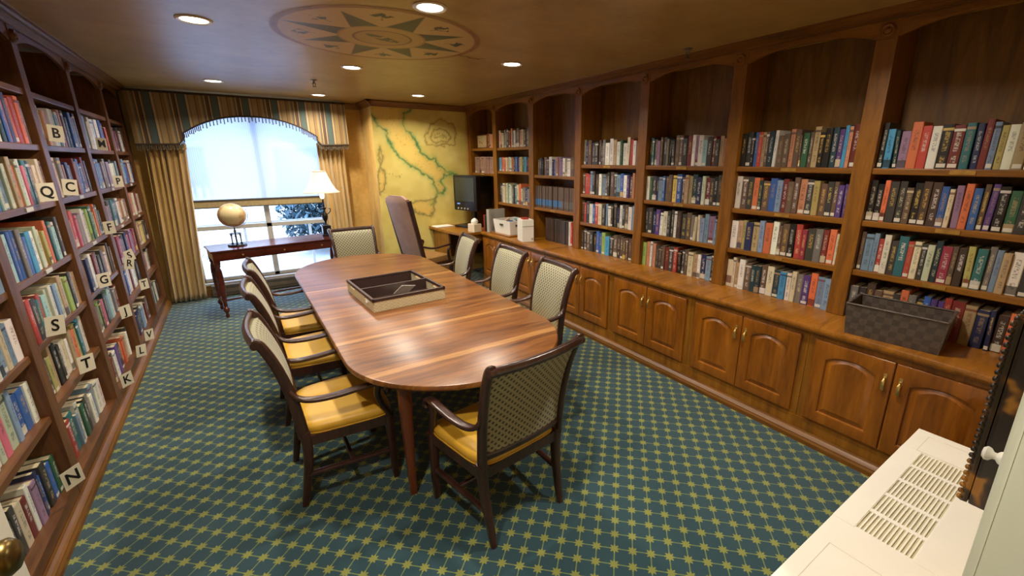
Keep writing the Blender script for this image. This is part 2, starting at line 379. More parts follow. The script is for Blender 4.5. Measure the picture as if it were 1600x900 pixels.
# ---------------------------------------------------------------- recessed ceiling lights
M['lens'] = emis('lamp_lens', (1, .93, .82, 1), 14)
M['lrim'] = plain('light_trim_white', '#d8d0c0', .4, .03)
def ceiling_light(x, y, label):
    e = empty('recessed_light', (x, y, ZC), 0, label, 'ceiling light', 'recessed ceiling lights')
    B().lathe([(.098, 0), (.100, -.004), (.090, -.010), (.075, -.006), (.072, -.001), (.072, 0)], 32).obj('trim_ring', M['lrim'], e, 40)
    B().lathe([(.072, -.0035), (.04, -.005), (.0005, -.006)], 32).obj('lens', M['lens'], e, 40)
    l = bpy.data.objects.new('bulb', bpy.data.lights.new('bulb', 'AREA')); COL.objects.link(l); l.parent = e
    l.data.shape = 'DISK'; l.data.size = .14; l.data.energy = LAMP_W; l.data.color = WARM; l.data.spread = math.radians(150); l.location = (0, 0, -.02)
LIGHTS = [(-.05, 3.75, 'ceiling light nearest the left bookcase, close to the room front'), (1.08, 2.69, 'ceiling light just before the compass rose'),
 (-.02, 6.36, 'ceiling light nearest the left end of the striped valance'), (1.08, 4.72, 'ceiling light just beyond the compass rose'),
 (2.25, 3.73, 'ceiling light to the right of the compass rose'), (1.11, 6.87, 'ceiling light directly before the striped valance'),
 (2.23, 6.17, 'ceiling light before the painted map wall')]
for a_ in LIGHTS: ceiling_light(*a_)
for x, y, q in ((-.05, 1.15, 'near the doorway on its left side'), (2.25, 1.2, 'near the doorway on its right side'), (.75, -.62, 'added unseen in the hall to brighten the jamb')): ceiling_light(x, y, f'recessed ceiling light {q}')  # hall fixture is an added, unseen lamp that brightens the door reveal
for x, y, lab in ((.887, 5.68, 'small fire sprinkler head on the ceiling before the window valance'), (3.10, 2.45, 'small fire sprinkler head on the ceiling beside the right crown')):
    e = empty('fire_sprinkler', (x, y, ZC), .4, lab, 'sprinkler')
    B().lathe([(.035, 0), (.035, -.004), (.012, -.012), (.010, -.02), (.010, -.04), (.0005, -.042)], 16).obj('escutcheon', M['steel'], e, 40)
    B().sweep([(-.016, 0, -.03), (-.018, 0, -.045), (-.008, 0, -.062), (0, 0, -.066), (.008, 0, -.062), (.018, 0, -.045), (.016, 0, -.03)], (.003, .003), 6, (0, 1, 0)).lathe([(.022, -.066), (.022, -.069), (.0005, -.069)], 16).obj('deflector', M['slot'], e)

# ---------------------------------------------------------------- window, shade, outside
M['wframe'] = plain('window_frame_paint', '#b4b0a8', .5, .04)
M['glass'] = (lambda t: (t.set(Roughness=0, Transmission_Weight=1, IOR=1.0, Alpha=.12), t.m)[1])(NT('window_glass'))
b = B()
for x0, x1, z0, z1 in ((WX0, WX0+.05, WZ0, WZ1), (WX1-.05, WX1, WZ0, WZ1), (WX0, WX1, WZ0, WZ0+.05), (WX0, WX1, WZ1-.05, WZ1), (.30, .37, WZ0, WZ1), (WX0, WX1, .94, 1.00)):
    b.box(x0, x1, YB+.05, YB+.10, z0, z1, .004)
wn = struct('window_1', b, M['wframe'])
g = B().box(WX0+.04, WX1-.04, YB+.07, YB+.075, WZ0+.04, WZ1-.04).obj('window_pane', M['glass'], wn)
B().box(WX0-.03, WX1+.03, YB-.05, YB+.05, WZ0-.03, WZ0, .005).obj('window_sill', M['wframe'], wn)
# roller shade
t = NT('shade_mesh'); v = t.coord((1, 1, 1)); s2 = t.node('ShaderNodeSeparateXYZ'); t.link(v, s2.inputs[0])
st = t.math('LESS_THAN', t.math('FRACT', t.math('MULTIPLY', s2.outputs[0], 45)), .22)
tr = t.node('ShaderNodeBsdfTransparent'); tl = t.node('ShaderNodeBsdfTranslucent'); tl.inputs[0].default_value = (.64, .68, .76, 1)
df = t.node('ShaderNodeBsdfDiffuse'); df.inputs[0].default_value = (.75, .75, .74, 1)
m1 = t.node('ShaderNodeMixShader'); m1.inputs[0].default_value = .4; t.link(tl.outputs[0], m1.inputs[1]); t.link(df.outputs[0], m1.inputs[2])
m2 = t.node('ShaderNodeMixShader'); t.link(t.math('ADD', t.math('MULTIPLY', st, .16), .62), m2.inputs[0]); t.link(tr.outputs[0], m2.inputs[1]); t.link(m1.outputs[0], m2.inputs[2]); t.link(m2.outputs[0], t.out.inputs[0])
M['shade'] = t.m
sh = empty('roller_shade', (.35, YB-.02, 1.36), 0, 'translucent pale roller shade pulled halfway down the window', 'window shade')
B().box(-.93, .93, -.001, .001, .0, 1.17).obj('shade_fabric', M['shade'], sh)
M['hem'] = plain('shade_hem_fabric', '#a89468', .8, .1, 30)
B().box(-.93, .93, -.004, .004, -.09, -.005).obj('hem_band', M['hem'], sh)
B().box(-.93, .93, -.012, .012, -.012, .012, .004).box(-.93, .93, -.008, .008, -.105, -.09, .003).obj('bottom_bar', M['slot'], sh)
# valance
t = NT('striped_fabric'); v = t.coord(); s2 = t.node('ShaderNodeSeparateXYZ'); t.link(v, s2.inputs[0])
fx = t.math('FRACT', t.math('MULTIPLY', t.math('ADD', s2.outputs[0], 10.04), 1/.335))
cr = t.node('ShaderNodeValToRGB'); cr.color_ramp.interpolation = 'CONSTANT'
stops = [(0, '#7d6848'), (.04, '#a08450'), (.20, '#5e4426'), (.23, '#8c6e40'), (.33, '#a88c58'), (.40, '#6d6a5c'), (.45, '#4c4434'), (.48, '#c09a60'), (.52, '#54381e'), (.60, '#38281a'), (.64, '#a89878'), (.68, '#5a4430'), (.72, '#3c5a58'), (.90, '#2e3c38'), (.93, '#c0a474')]
e_ = cr.color_ramp.elements
while len(e_) < len(stops): e_.new(.5)
for i, (p, c) in enumerate(stops): e_[i].position = p; e_[i].color = srgb(c)
t.link(fx, cr.inputs[0]); n_ = t.noise(t.coord((1, 1, .3)), 20, 3); t.base(t.mix(t.math('MULTIPLY', n_, .45), cr.outputs[0], srgb('#54432e'))); M['stripe'] = t.set(Roughness=.6, Sheen_Weight=.3)
M['darktrim'] = plain('dark_cord_trim', '#3a2c20', .7, .2, 30)
YV = 7.38
va = empty('window_valance', (0, YV, 2.1), 0, 'striped fabric window valance with arched cutout and tassel fringe', 'valance')
def arch_z(x):
    c, hw = .33, .77
    k = min(1, abs(x-c)/hw); return 2.235+.235*(1-k**2.3)
xs = np.linspace(-.44, 1.10, 40)
pts = [(-.92, 2.71), (-.92, 2.09), (-.50, 2.10), (-.44, 2.17)]+[(x, arch_z(x)) for x in xs]+[(1.10, 2.18), (1.15, 2.12), (1.53, 2.13), (1.53, 2.71)]
pts = [(x, z-2.1) for x, z in pts]
B().prism(pts, 0, .03, 'xz').box(-.92, -.90, .03, .25, -.01, .61).box(1.51, 1.53, .03, .25, .03, .61).obj('valance_fabric', M['stripe'], va)
edge = [(x, -.004, z) for x, z in pts[1:-1]]
B().sweep(edge, (.008, .010), 6, (0, 1, 0)).box(-.925, 1.535, -.01, .02, .60, .625, .003).obj('cord_trim', M['darktrim'], va)
b = B()
for i in range(len(edge)-1):
    (x0, _, z0), (x1, _, z1) = edge[i], edge[i+1]
    L = math.hypot(x1-x0, z1-z0); n = max(1, int(L/.022))
    for k in range(n):
        x = x0+(x1-x0)*(k+.5)/n; z = z0+(z1-z0)*(k+.5)/n; h = .068+.01*math.sin(x*90)
        b.lathe([(.002, 0), (.004, -.01), (.007, -.022), (.006, -h*.6), (.0075, -h)], 5, (x, .008, z))
fr = b.obj('tassel_fringe', plain('tassel_thread', '#5a5040', .8, .3, 40), va); fr['kind'] = 'stuff'
# curtains
t = NT('gold_curtain'); n_ = t.noise(t.coord((6, 6, .4)), 6, 3); t.base(t.ramp(n_, [(.3, srgb('#b08c40')), (.7, srgb('#d0b06c'))])); M['curtain'] = t.set(Roughness=.5, Sheen_Weight=.5)
def curtain(x0, x1, y, z0, z1, n, label, bx0=None, bx1=None):
    bx0 = x0 if bx0 is None else bx0; bx1 = x1 if bx1 is None else bx1
    e = empty('curtain', ((bx0+bx1)/2, y, z0), 0, label, 'curtain'); b = B(); nx, nz = n*14, 24; rows = []
    for j in range(nz+1):
        q = j/nz; z = (z1-z0)*q; row = []; xa = bx0+(x0-bx0)*q; xb = bx1+(x1-bx1)*q
        for i in range(nx+1):
            u = i/nx; ph = u*n*2*PI+.25*math.sin(z*2+u*9); am = .032+.012*math.sin(u*17)+.006*math.sin(z*3+u*5)
            row.append((xa+(xb-xa)*(u+.012*math.sin(ph*2+.5))-(bx0+bx1)/2, am*math.sin(ph), z))
        rows.append(row)
    b.loops(rows, cap=False, closed=False)
    o = b.obj('curtain_panel', M['curtain'], e); 
    for p in o.data.polygons: p.use_smooth = True
    md = o.modifiers.new('t', 'SOLIDIFY'); md.thickness = .004
    b = B()
    for k in range(n*2+1):
        x = x0+(x1-x0)*k/(n*2)-(bx0+bx1)/2; b.lathe([(.008, .0), (.014, -.02), (.010, -.04), (.013, -.075)], 6, (x, -.045, z1-z0+.01))
    b.obj('pleat_heading', M['curtain'], e, True)
curtain(-.86, -.45, 7.52, .02, 2.10, 7, 'long gold pleated curtain at left of the window beside the bookcase', -.95, -.57)
curtain(1.10, 1.47, 7.52, .02, 2.14, 6, 'long gold pleated curtain at right of the window behind the lamp')
# outside
M['patio'] = plain('patio_concrete', '#c8c4bc', .8, .06, 3)
struct('patio', B().box(-12, 14, YB+.16, 26, -.12, -.04), M['patio'])
t = NT('siding'); s2 = t.node('ShaderNodeSeparateXYZ'); t.link(t.coord(), s2.inputs[0]); k_ = t.math('LESS_THAN', t.math('FRACT', t.math('MULTIPLY', s2.outputs[2], 6)), .12)
t.base(t.mix(k_, srgb('#b4b4ac'), srgb('#83858a'))); M['siding'] = t.set(Roughness=.8)
hb = empty('neighbouring_building', (1.0, 16, -.04), 0, 'pale sided building across the patio seen through the shade', 'building')
B().box(-6, 2.2, 0, 3, 0, 4.2).obj('wall', M['siding'], hb)
B().prism([(-.4, 4.2), (3.4, 4.2), (1.5, 5.2)], -6.3, 2.5, 'yz').obj('roof', plain('roof_shingle', '#6a6c70', .9, .15, 12), hb)
B().box(-3.2, -1.6, -.04, 0, .9, 2.3, .01).box(.1, 1.3, -.04, 0, .9, 2.3, .01).obj('window', M['screen'], hb)
fe = empty('picket_fence', (0, 12.5, -.04), 0, 'white picket fence across the patio outside the window', 'fence')
M['fence'] = plain('fence_paint', '#d4d4d0', .6, .04)
b = B().box(-4, 1.3, .02, .05, .25, .32).box(-4, 1.3, .02, .05, 1.05, 1.12)
for k in range(36): b.box(-3.9+k*.145, -3.82+k*.145, 0, .02, .05, 1.35)
b.obj('pickets', M['fence'], fe)
fl = empty('garden_railing', (0, 9.0, -.04), 0, 'low grey railing outside the window', 'railing')
b = B().box(-2, 3, -.02, .02, .86, .92, .004)
for k in range(6): b.box(-2+k, -1.96+k, -.02, .02, 0, .86)
b.obj('rail', M['wframe'], fl)
M['leaf'] = plain('shrub_leaf', '#3a5660', .7, .5, 5)
def shrub(x, y, r, n, label, seed):
    rnd = random.Random(seed); e = empty('garden_shrub', (x, y, -.04), 0, label, 'shrub'); b = B()
    for k in range(n):
        a = rnd.uniform(0, 2*PI); q = rnd.random()**.5; z = rnd.uniform(.15, 1)*r*1.6; rr = r*q*math.sqrt(max(.05, 1-(z/(r*1.7)-.45)**2*2.4))
        c = Vector((rr*math.cos(a), rr*math.sin(a), z)); d = Vector((rnd.uniform(-1, 1), rnd.uniform(-1, 1), rnd.uniform(-.4, 1))).normalized(); s_ = d.cross(Vector((0, 0, 1))).normalized(); L = r*.065
        V_ = [b.bm.verts.new(p) for p in (c-d*L, c+s_*L*.45, c+d*L, c-s_*L*.45)]; b.bm.faces.new(V_)
    b.obj('foliage', M['leaf'], e); B().lathe([(.05, 0), (.03, r*.9)], 8).obj('trunk', M['left_back'], e)
shrub(2.0, 10.9, 1.35, 9000, 'dense leafy shrub outside at right of the window', 1)
shrub(-.9, 10.6, .35, 500, 'small low shrub outside at left of the window', 2)
# baseboard heater / floor duct under the window
fh = empty('baseboard_heater', (0, YB-.03, 0), 0, 'low dark baseboard heater along the wall under the window', 'heater')
B().box(-.5, 1.5, -.07, 0, .015, .17, .006).obj('casing', plain('heater_brown', '#6b5c4a', .5, .1), fh); B().box(-.48, 1.48, -.074, -.068, .045, .065).box(-.48, 1.48, -.074, -.068, .13, .15).obj('louver', M['slot'], fh)

# ---------------------------------------------------------------- bookcases (local: front at y=0 facing -Y, body behind)
ORD = ['first', 'second', 'third', 'fourth', 'fifth', 'sixth', 'seventh', 'eighth', 'ninth', 'tenth', 'eleventh', 'twelfth', 'thirteenth', 'fourteenth', 'fifteenth', 'sixteenth', 'seventeenth', 'eighteenth', 'nineteenth', 'twentieth', 'twenty-first', 'twenty-second', 'twenty-third', 'twenty-fourth', 'twenty-fifth', 'twenty-sixth', 'twenty-seventh', 'twenty-eighth', 'twenty-ninth', 'thirtieth', 'thirty-first', 'thirty-second', 'thirty-third', 'thirty-fourth', 'thirty-fifth']
def bay_unit(name, label, group, loc, rz, W, depth, z0, levels, sw, mats, lastpost=False, firstpost=True, base=False, plates=0, platemat=None):
    mv, mh, mb = mats; e = empty(name, loc, rz, label, 'bookcase', group)
    B().box(-sw/2+.001, W-sw/2-.001, depth-.012, depth, z0, 2.72).obj('back_panel', mb, e)
    if firstpost: B().box(-sw/2, sw/2, 0, depth-.013, z0, 2.60, .004).box(-sw/2, sw/2, 0, depth-.013, 2.60, 2.72).obj('side_panel', mv, e)
    if lastpost: B().box(W-sw/2, W+sw/2, 0, depth-.013, z0, 2.72, .003).obj('side_panel', mv, e)
    for k, z in enumerate(levels):
        s = B().box(sw/2, W-sw/2, .012, depth-.013, z-.038, z, .006).obj('shelf', mh, e)
        if plates and k in plates: B().box(W*.5-.055, W*.5+.055, .007, .013, z-.031, z-.008, .001).obj('label_plate', platemat, s)
    if base: B().box(sw/2, W-sw/2, .002, depth-.013, 0, .1495).obj('plinth', mh, e)
    n = 22; pts = [(sw/2, 2.72), (sw/2, 2.605)]
    for i in range(n+1):
        u = -1+2*i/n; pts.append((W/2+u*(W/2-sw/2-.015), 2.607+.058*(1-abs(u)**2.6)))
    pts += [(W-sw/2, 2.605), (W-sw/2, 2.72)]
    B().prism(pts, .004, .026, 'xz').obj('arch_header', mh, e)
    B().lathe([(.0005, -.022), (.008, -.020), (.012, -.012), (.020, -.010), (.024, -.016), (.030, -.018), (.036, -.012), (.038, -.001), (.038, .002)], 24, (0, 0, 2.645), axis='y').obj('rosette', mv, e, 50)
    return e
# right wall units, numbered from the doorway
RB = [6.95, 6.075, 5.067, 4.08, 3.09, 2.125, 1.19, .22]
RL = [[2.088, 1.700], [2.082, 1.745, 1.277], [1.712, 1.285], [1.853, 1.522, 1.191], [1.853, 1.522, 1.191], [1.853, 1.522, 1.191], [1.853, 1.522, 1.191]]
RN = ['seventh', 'sixth', 'fifth', 'fourth', 'third', 'second', 'nearest']
for i in range(7):
    W = RB[i]-RB[i+1]
    bay_unit('upper_bookcase', f'{RN[i]} upper bookcase bay from the doorway on the right wall', 'upper bookcase bays on the right wall', (XR, RB[i], 0), -PI/2, W, XRW-XR-.002, ZK+.001, RL[i], .11,
             (M['case'], M['case_h'], M['case_back']), lastpost=(i == 6), plates=(0, 1, 2) if i in (3, 4, 5, 6) else (1,), platemat=M['plate'])
LB = [1.01, 2.12, 3.227, 4.33, 5.45, 6.606, 7.50]
LL = [2.335, 2.0, 1.645, 1.28, .935, .585]
LN = ['first', 'nearest visible', 'second', 'third', 'fourth', 'farthest']
for i in range(1, 6):
    bay_unit('bookcase', f'{LN[i]} floor-to-ceiling bookcase bay on the left wall', 'bookcase bays on the left wall', (XL, LB[i], 0), PI/2, LB[i+1]-LB[i], XL-XLW-.002, 0, LL, .10,
             (M['left_case'], M['left_case_h'], M['left_back']), lastpost=(i == 5), base=True, plates=(2, 3), platemat=M['tag'])
# ---------------------------------------------------------------- lower cabinets and worktop
def arch_loop(x0, x1, z0, zs, rise, ins, y, n=14):
    a, b_, c = x0+ins, x1-ins, z0+ins; zz = zs-ins*.6; P = [(a, y, c), (b_, y, c)]
    xc = (a+b_)/2; hw = (b_-a)/2
    for i in range(n+1):
        u = 1-2*i/n; P.append((xc+u*hw, y, zz+(rise)*(1-abs(u)**2.0)))
    return P
def cabinet_door(parent, x0, x1, z0, z1, handle_side):
    b = B(); fr = .075; hx0, hx1, hz0, hzs, rise = x0+fr, x1-fr, z0+fr, z1-fr-.045, .040
    if x1-x0 < .3: fr = .06; hx0, hx1 = x0+fr, x1-fr
    n = 14
    def rect_loop(ins, y):
        inner = arch_loop(hx0, hx1, hz0, hzs, rise, 0, y, n); P = [(x0+ins, y, z0+ins), (x1-ins, y, z0+ins)]
        for i in range(n+1):
            u = 1-2*i/n; P.append(((x0+x1)/2+u*((x1-x0)/2-ins), y, z1-ins))
        return P
    L = [rect_loop(0, -.001), rect_loop(0, -.016), rect_loop(.004, -.020), rect_loop(.010, -.022), arch_loop(hx0, hx1, hz0, hzs, rise, -.004, -.022), arch_loop(hx0, hx1, hz0, hzs, rise, .004, -.019), arch_loop(hx0, hx1, hz0, hzs, rise, .008, -.010),
         arch_loop(hx0, hx1, hz0, hzs, rise, .014, -.009), arch_loop(hx0, hx1, hz0, hzs, rise, .040, -.018), arch_loop(hx0, hx1, hz0, hzs, rise, .044, -.020)]
    b.loops(L); d = b.obj('door', M['door'], parent, 25)
    hx = x1-.035 if handle_side > 0 else x0+.035; hz = z1-.13
    hb_ = B().lathe([(.007, -.022), (.009, -.024), (.005, -.030), (.004, -.036), (.0005, -.037)], 10, (hx, 0, hz+.022), axis='y')
    hb_.box(hx-.009, hx+.009, -.026, -.0215, hz-.005, hz+.048, .003)
    hb_.sweep(bez([(hx, -.030, hz+.020), (hx, -.042, hz+.004), (hx, -.045, hz-.02), (hx, -.036, hz-.050), (hx, -.028, hz-.058)], 16), [(.005, .005)]*4+[(.009, .005)]*12+[(.005, .004)]*1, 8)
    hb_.obj('handle', M['brass'], d, 40)
CBX = XB+.012; CD = XRW-CBX-.002
for i in range(7):
    ya, yb_ = (RB[i], RB[i+1])
    if i == 0: continue
    ya = 5.95 if i == 1 else ya
    W = ya-yb_
    e = empty('base_cabinet', (CBX, ya, 0), -PI/2, f'{RN[i]} lower cabinet unit from the doorway with two arched panel doors', 'cabinet', 'lower cabinets on the right wall')
    B().box(0.001, W-.001, 0, CD, 0.0, .80, .002).box(0, W, -.006, 0, .02, .165).obj('body', M['case'], e)
    m = .045; mid = W/2; cabinet_door(e, m, mid-.003, .185, .768, 1); cabinet_door(e, mid+.003, W-m, .185, .768, -1)
b = B()
PR = [(XB-.02, .806), (XB-.028, .818), (XB-.03, .836), (XB-.024, .850), (XB-.012, ZK), (XRW-.003, ZK), (XRW-.003, .801), (XB+.01, .801), (XB, .803)]
b.prism(PR, .22, 5.95, 'xz'); b.prism([(2.66, 5.951), (XRW-.003, 5.951), (XRW-.003, YM-.004), (2.55, YM-.004), (2.60, 6.3)], .81, .845, 'xy')
tag(b.obj('worktop', M['counter'], None, 30), 'long polished wooden worktop over the right wall cabinets', 'worktop')
ds = empty('desk_return', (2.62, 6.9, 0), 0, 'dark kneehole end of the worktop desk under the painted map', 'desk')
B().box(.0, .03, -.55, .07, 0.12, .808, .003).box(.03, .9, .04, .07, .3, .808, .003).obj('side_panel', M['case'], ds)
B().box(.03, .7, -.90, -.88, .70, .808, .003).obj('apron', M['case'], ds)

# ---------------------------------------------------------------- books
PAL = dict(K=('1f1c1a', 'black'), k=('3c3936', 'charcoal'), n=('46332a', 'dark brown'), N=('644c3c', 'brown'), g=('77716a', 'grey'), w=('ddd8ca', 'white'), c=('cfc09c', 'cream'), t=('a98c60', 'tan'), r=('b03022', 'red'),
 R=('74241e', 'dark red'), o=('d8642a', 'orange'), y=('dcb432', 'yellow'), Y=('b0a04c', 'khaki'), b=('2c5ca8', 'blue'), B=('2f93c6', 'bright blue'), v=('242c54', 'navy'), T=('23696c', 'teal'), G=('2c6040', 'green'),
 e=('8cac3e', 'lime green'), p=('563880', 'purple'), m=('8c6c8c', 'mauve'), s=('7490ac', 'steel blue'), M=('8c2238', 'crimson'), l=('b8c4a4', 'pale green'), S=('c47c54', 'salmon'), d=('1e3a40', 'dark teal'), i=('d06078', 'pink'), q=('8fb8b4', 'aqua'), h=('9a7060', 'rose brown'))
t = NT('book_cover'); ca = t.node('ShaderNodeVertexColor', layer_name='cover'); cb = t.node('ShaderNodeVertexColor', layer_name='title')
uv = t.node('ShaderNodeUVMap', uv_map='spine'); su = t.node('ShaderNodeSeparateXYZ'); t.link(uv.outputs[0], su.inputs[0])
u_, v_ = su.outputs[0], su.outputs[1]; sd = cb.outputs[1]
wn_ = t.node('ShaderNodeTexWhiteNoise', noise_dimensions='3D'); cmb = t.node('ShaderNodeCombineXYZ')
t.link(t.math('FLOOR', t.math('MULTIPLY', v_, 46)), cmb.inputs[0]); t.link(t.math('FLOOR', t.math('MULTIPLY', u_, 6)), cmb.inputs[1]); t.link(sd, cmb.inputs[2]); t.link(cmb.outputs[0], wn_.inputs[0])
def rng(a, lo, hi): return t.math('MULTIPLY', t.math('GREATER_THAN', a, lo), t.math('LESS_THAN', a, hi))
letters = t.math('MULTIPLY', t.math('GREATER_THAN', wn_.outputs[0], .45), t.math('MULTIPLY', rng(u_, .30, .72), t.math('ADD', rng(v_, .40, .84), t.math('MULTIPLY', rng(v_, .14, .30), t.math('GREATER_THAN', sd, .35)))))
enc = rng(sd, .498, .502); letters = t.math('MULTIPLY', letters, t.math('SUBTRACT', 1, enc))
band = t.math('MULTIPLY', t.math('GREATER_THAN', sd, .72), rng(v_, .86, .92)); band = t.math('MAXIMUM', band, t.math('MULTIPLY', rng(sd, .51, .62), rng(v_, .02, .22))); band = t.math('MAXIMUM', band, t.math('MULTIPLY', enc, rng(v_, .12, .40)))
c1 = t.mix(t.math('MULTIPLY', band, .8), ca.outputs[0], cb.outputs[0]); c2 = t.mix(t.math('MULTIPLY', letters, .5), c1, cb.outputs[0])
stk = t.math('MULTIPLY', t.math('MULTIPLY', t.math('GREATER_THAN', t.math('FRACT', t.math('MULTIPLY', sd, 7.3)), .72), rng(v_, .03, .12)), rng(u_, .12, .9))
t.base(t.mix(stk, c2, srgb('#cfcabc'))); M['cover'] = t.set(Roughness=.42)
t = NT('book_pages'); wv = t.node('ShaderNodeTexWave'); wv.inputs['Scale'].default_value = 60; t.link(t.coord(), wv.inputs[0]); t.base(t.mix(wv.outputs['Fac'], srgb('#bfae88'), srgb('#d8c8a4'))); M['pages'] = t.set(Roughness=.8)
def book_geo(bm, w, h, d, cov, tit, seed, mtx, mip=None):
    """spine at y=0 facing -Y; x across thickness; z up. adds cover (mi 0) and returns nothing"""
    lc, lt, lu = bm.loops.layers.float_color['cover'], bm.loops.layers.float_color['title'], bm.loops.layers.uv['spine']
    r = .18*w; sec = [(-w/2, d), (-w/2, .004), (-w/2+r*.4, .0012), (-w*.2, 0), (w*.2, 0), (w/2-r*.4, .0012), (w/2, .004), (w/2, d), (w/2-.0028, d), (w/2-.0028, .007), (-w/2+.0028, .007), (-w/2+.0028, d)]
    lo = [bm.verts.new(mtx @ Vector((x, y, 0))) for x, y in sec]; hi = [bm.verts.new(mtx @ Vector((x, y, h))) for x, y in sec]
    n = len(sec); us = [-1, 0, .08, .3, .7, .92, 1, -1]
    def put(f, isp, k=0):
        f.material_index = 0
        for l in f.loops:
            l[lc] = cov; l[lt] = (*tit[:3], seed); l[lu].uv = (-1, -1)
        if isp:
            vals = {lo[k]: (us[k], 0), lo[k+1]: (us[k+1], 0), hi[k]: (us[k], 1), hi[k+1]: (us[k+1], 1)}
            for l in f.loops: l[lu].uv = vals[l.vert]
    for k in range(n):
        j = (k+1) % n; f = bm.faces.new((lo[k], lo[j], hi[j], hi[k])); put(f, 1 <= k <= 5, k)
    put(bm.faces.new(hi), False); put(bm.faces.new(lo[::-1]), False)
def page_geo(bm, w, h, d, mtx, mi=0):
    lo = []
    V_ = [bm.verts.new(mtx @ Vector(c)) for z in (.003, h-.0035) for c in ((-w/2+.003, .0075, z), (w/2-.003, .0075, z), (w/2-.003, d-.004, z), (-w/2+.003, d-.004, z))]
    for q in ((3, 2, 1, 0), (4, 5, 6, 7), (0, 1, 5, 4), (1, 2, 6, 5), (2, 3, 7, 6), (3, 0, 4, 7)):
        f = bm.faces.new([V_[a] for a in q]); f.material_index = mi
def new_book_bm():
    bm = bmesh.new(); bm.loops.layers.float_color.new('cover'); bm.loops.layers.float_color.new('title'); bm.loops.layers.uv.new('spine'); return bm
BOOKS = []   # dict(w,h,d,cov,name,tit,seed,mat,label)
DARK = 'KknNRvbTGdpMrg'
def col(ch, rnd, v=.16):
    c = srgb('#'+PAL[ch][0]); L_ = .3*c[0]+.6*c[1]+.1*c[2]; c = tuple(x*.84+L_*.16 for x in c[:3])+(1,); k = 1+rnd.uniform(-v, v); return tuple(min(1, x*k*(1+rnd.uniform(-.06, .06))) for x in c[:3])+(1,)
def fill_row(side, W, org, rz, zl, s, hm, hv, rowname, bayname, sw, face, seed, wavg=None, end=None, start=None, lean=.0, depth=(.15, .19), hlist=None, push=.03):
    """books from local x=start.. to end on level zl; s = colour letters"""
    rnd = random.Random(seed); x = (sw/2+.004) if start is None else start; end = (W-sw/2-.004) if end is None else end
    n = len(s); ws = [rnd.uniform(.65, 1.4) for _ in s]; tot = sum(ws); avail = end-x
    k = (avail-.0015*n)/tot if wavg is None else min((avail-.0015*n)/tot, wavg)
    T0 = Matrix.Translation(org) @ Matrix.Rotation(rz, 4, 'Z')
    for i, ch in enumerate(s):
        w_ = ws[i]*k
        if ch in '_': x += w_; continue
        h = (hlist[i] if hlist else hm+rnd.uniform(-hv, hv)); d = rnd.uniform(*depth)
        ang = 0
        if rnd.random() < lean: ang = rnd.uniform(-.05, .05)
        if ch == '/': ang = .32; ch = 's'; 
        wx = w_-(abs(math.sin(ang))*h if ang else 0)
        if wx < .012: wx = w_; ang = 0
        cx = x+w_/2; x += w_+.0015
        yo = push+rnd.uniform(0, .018)
        m = T0 @ Matrix.Translation((cx-math.sin(ang)*h/2, yo, zl+abs(math.sin(ang))*wx/2)) @ Matrix.Rotation(ang, 4, 'Y')
        tch = rnd.choice('wwcyt' if ch in DARK else 'KvRnk')
        size = 'tall' if h > hm+hv*.55 else 'short' if h < hm-hv*.55 else 'thick' if wx > k*1.15 else 'thin' if wx < k*.8 else ''
        BOOKS.append(dict(w=wx, h=h, d=d, cov=col(ch, rnd), cn=PAL[ch][1], tit=col(tch, rnd), seed=rnd.random(), m=m, size=size, ord=i, row=rowname, bay=bayname, side=side, face=face))
def rnd_row(seed, n, weights):
    rnd = random.Random(seed); return ''.join(rnd.choices([c for c in weights], [weights[c] for c in weights], k=n))
WR = dict(K=5, k=6, n=7, N=7, g=5, w=4, c=4, t=3, r=3, R=4, v=5, b=4, d=4, T=2, G=1.5, p=1.5, m=1, s=4, S=1.5, o=1, y=1)
rows = {
 (6, 0): 'KBdmorwKRTvRsYwtwsNb', (6, 1): 'KKokkNKnnbcmobNpKGkwrs', (6, 2): 'NssrwkTrckldMNnYTgstwkN', (6, 3): 'gknNtkogkbpprRtvvnoo',
 (5, 0): 'KkKbrtNdwNNSNNGNtKKdpBSR', (5, 1): 'wNkodNbsRNNSkYNkNpp', (5, 2): 'wtYvtsowNNKrMkgRoc', (5, 3): 'cctwNddNcdBwcgposs',
 (4, 0): 'kTNmNkgkkNNkRwmwqkRktS', (4, 1): 'wGkvsbNNybNttdvlRkKk', (4, 2): 'kkvpwckkwnkNgccssms', (4, 3): 'eSwSkkNRkrKkNctwvsK',
 (3, 0): 'gvNkkNkgwwtwGwcrwg', (3, 1): 'NrrsknwsNkNksbwpNSw', (3, 2): 'nrkwbrckswkkvwkNws', (3, 3): 'knNkkbbeBkNnNNNNN'}
rowH = {0: (.245, .03), 1: (.238, .022), 2: (.235, .022), 3: (.235, .022)}
RWN = ['top', 'second', 'third', 'bottom']
BN = {i: RN[i]+' bay' for i in range(7)}
for (bi, rj), s in rows.items():
    s = s.replace(' ', ''); W = RB[bi]-RB[bi+1]; z = (RL[bi]+[ZK])[rj]+.0005; hm, hv = rowH[rj]
    fill_row('right', W, (XR, RB[bi], 0), -PI/2, z, s, hm, hv, RWN[rj], BN[bi], .11, None, 100+bi*10+rj, lean=.12)
W = RB[2]-RB[3]
fill_row('right', W, (XR, RB[2], 0), -PI/2, 1.7125, 'NvKNvwvbShmmwgwNNy', .215, .02, 'top', BN[2], .11, None, 71, start=.12)
fill_row('right', W, (XR, RB[2], 0), -PI/2, 1.2855, 'N'*18, .285, .001, 'middle', BN[2], .11, None, 72, depth=(.18, .181))
ENC = [k for k in range(len(BOOKS)) if BOOKS[k]['row'] == 'middle' and BOOKS[k]['bay'] == BN[2]]
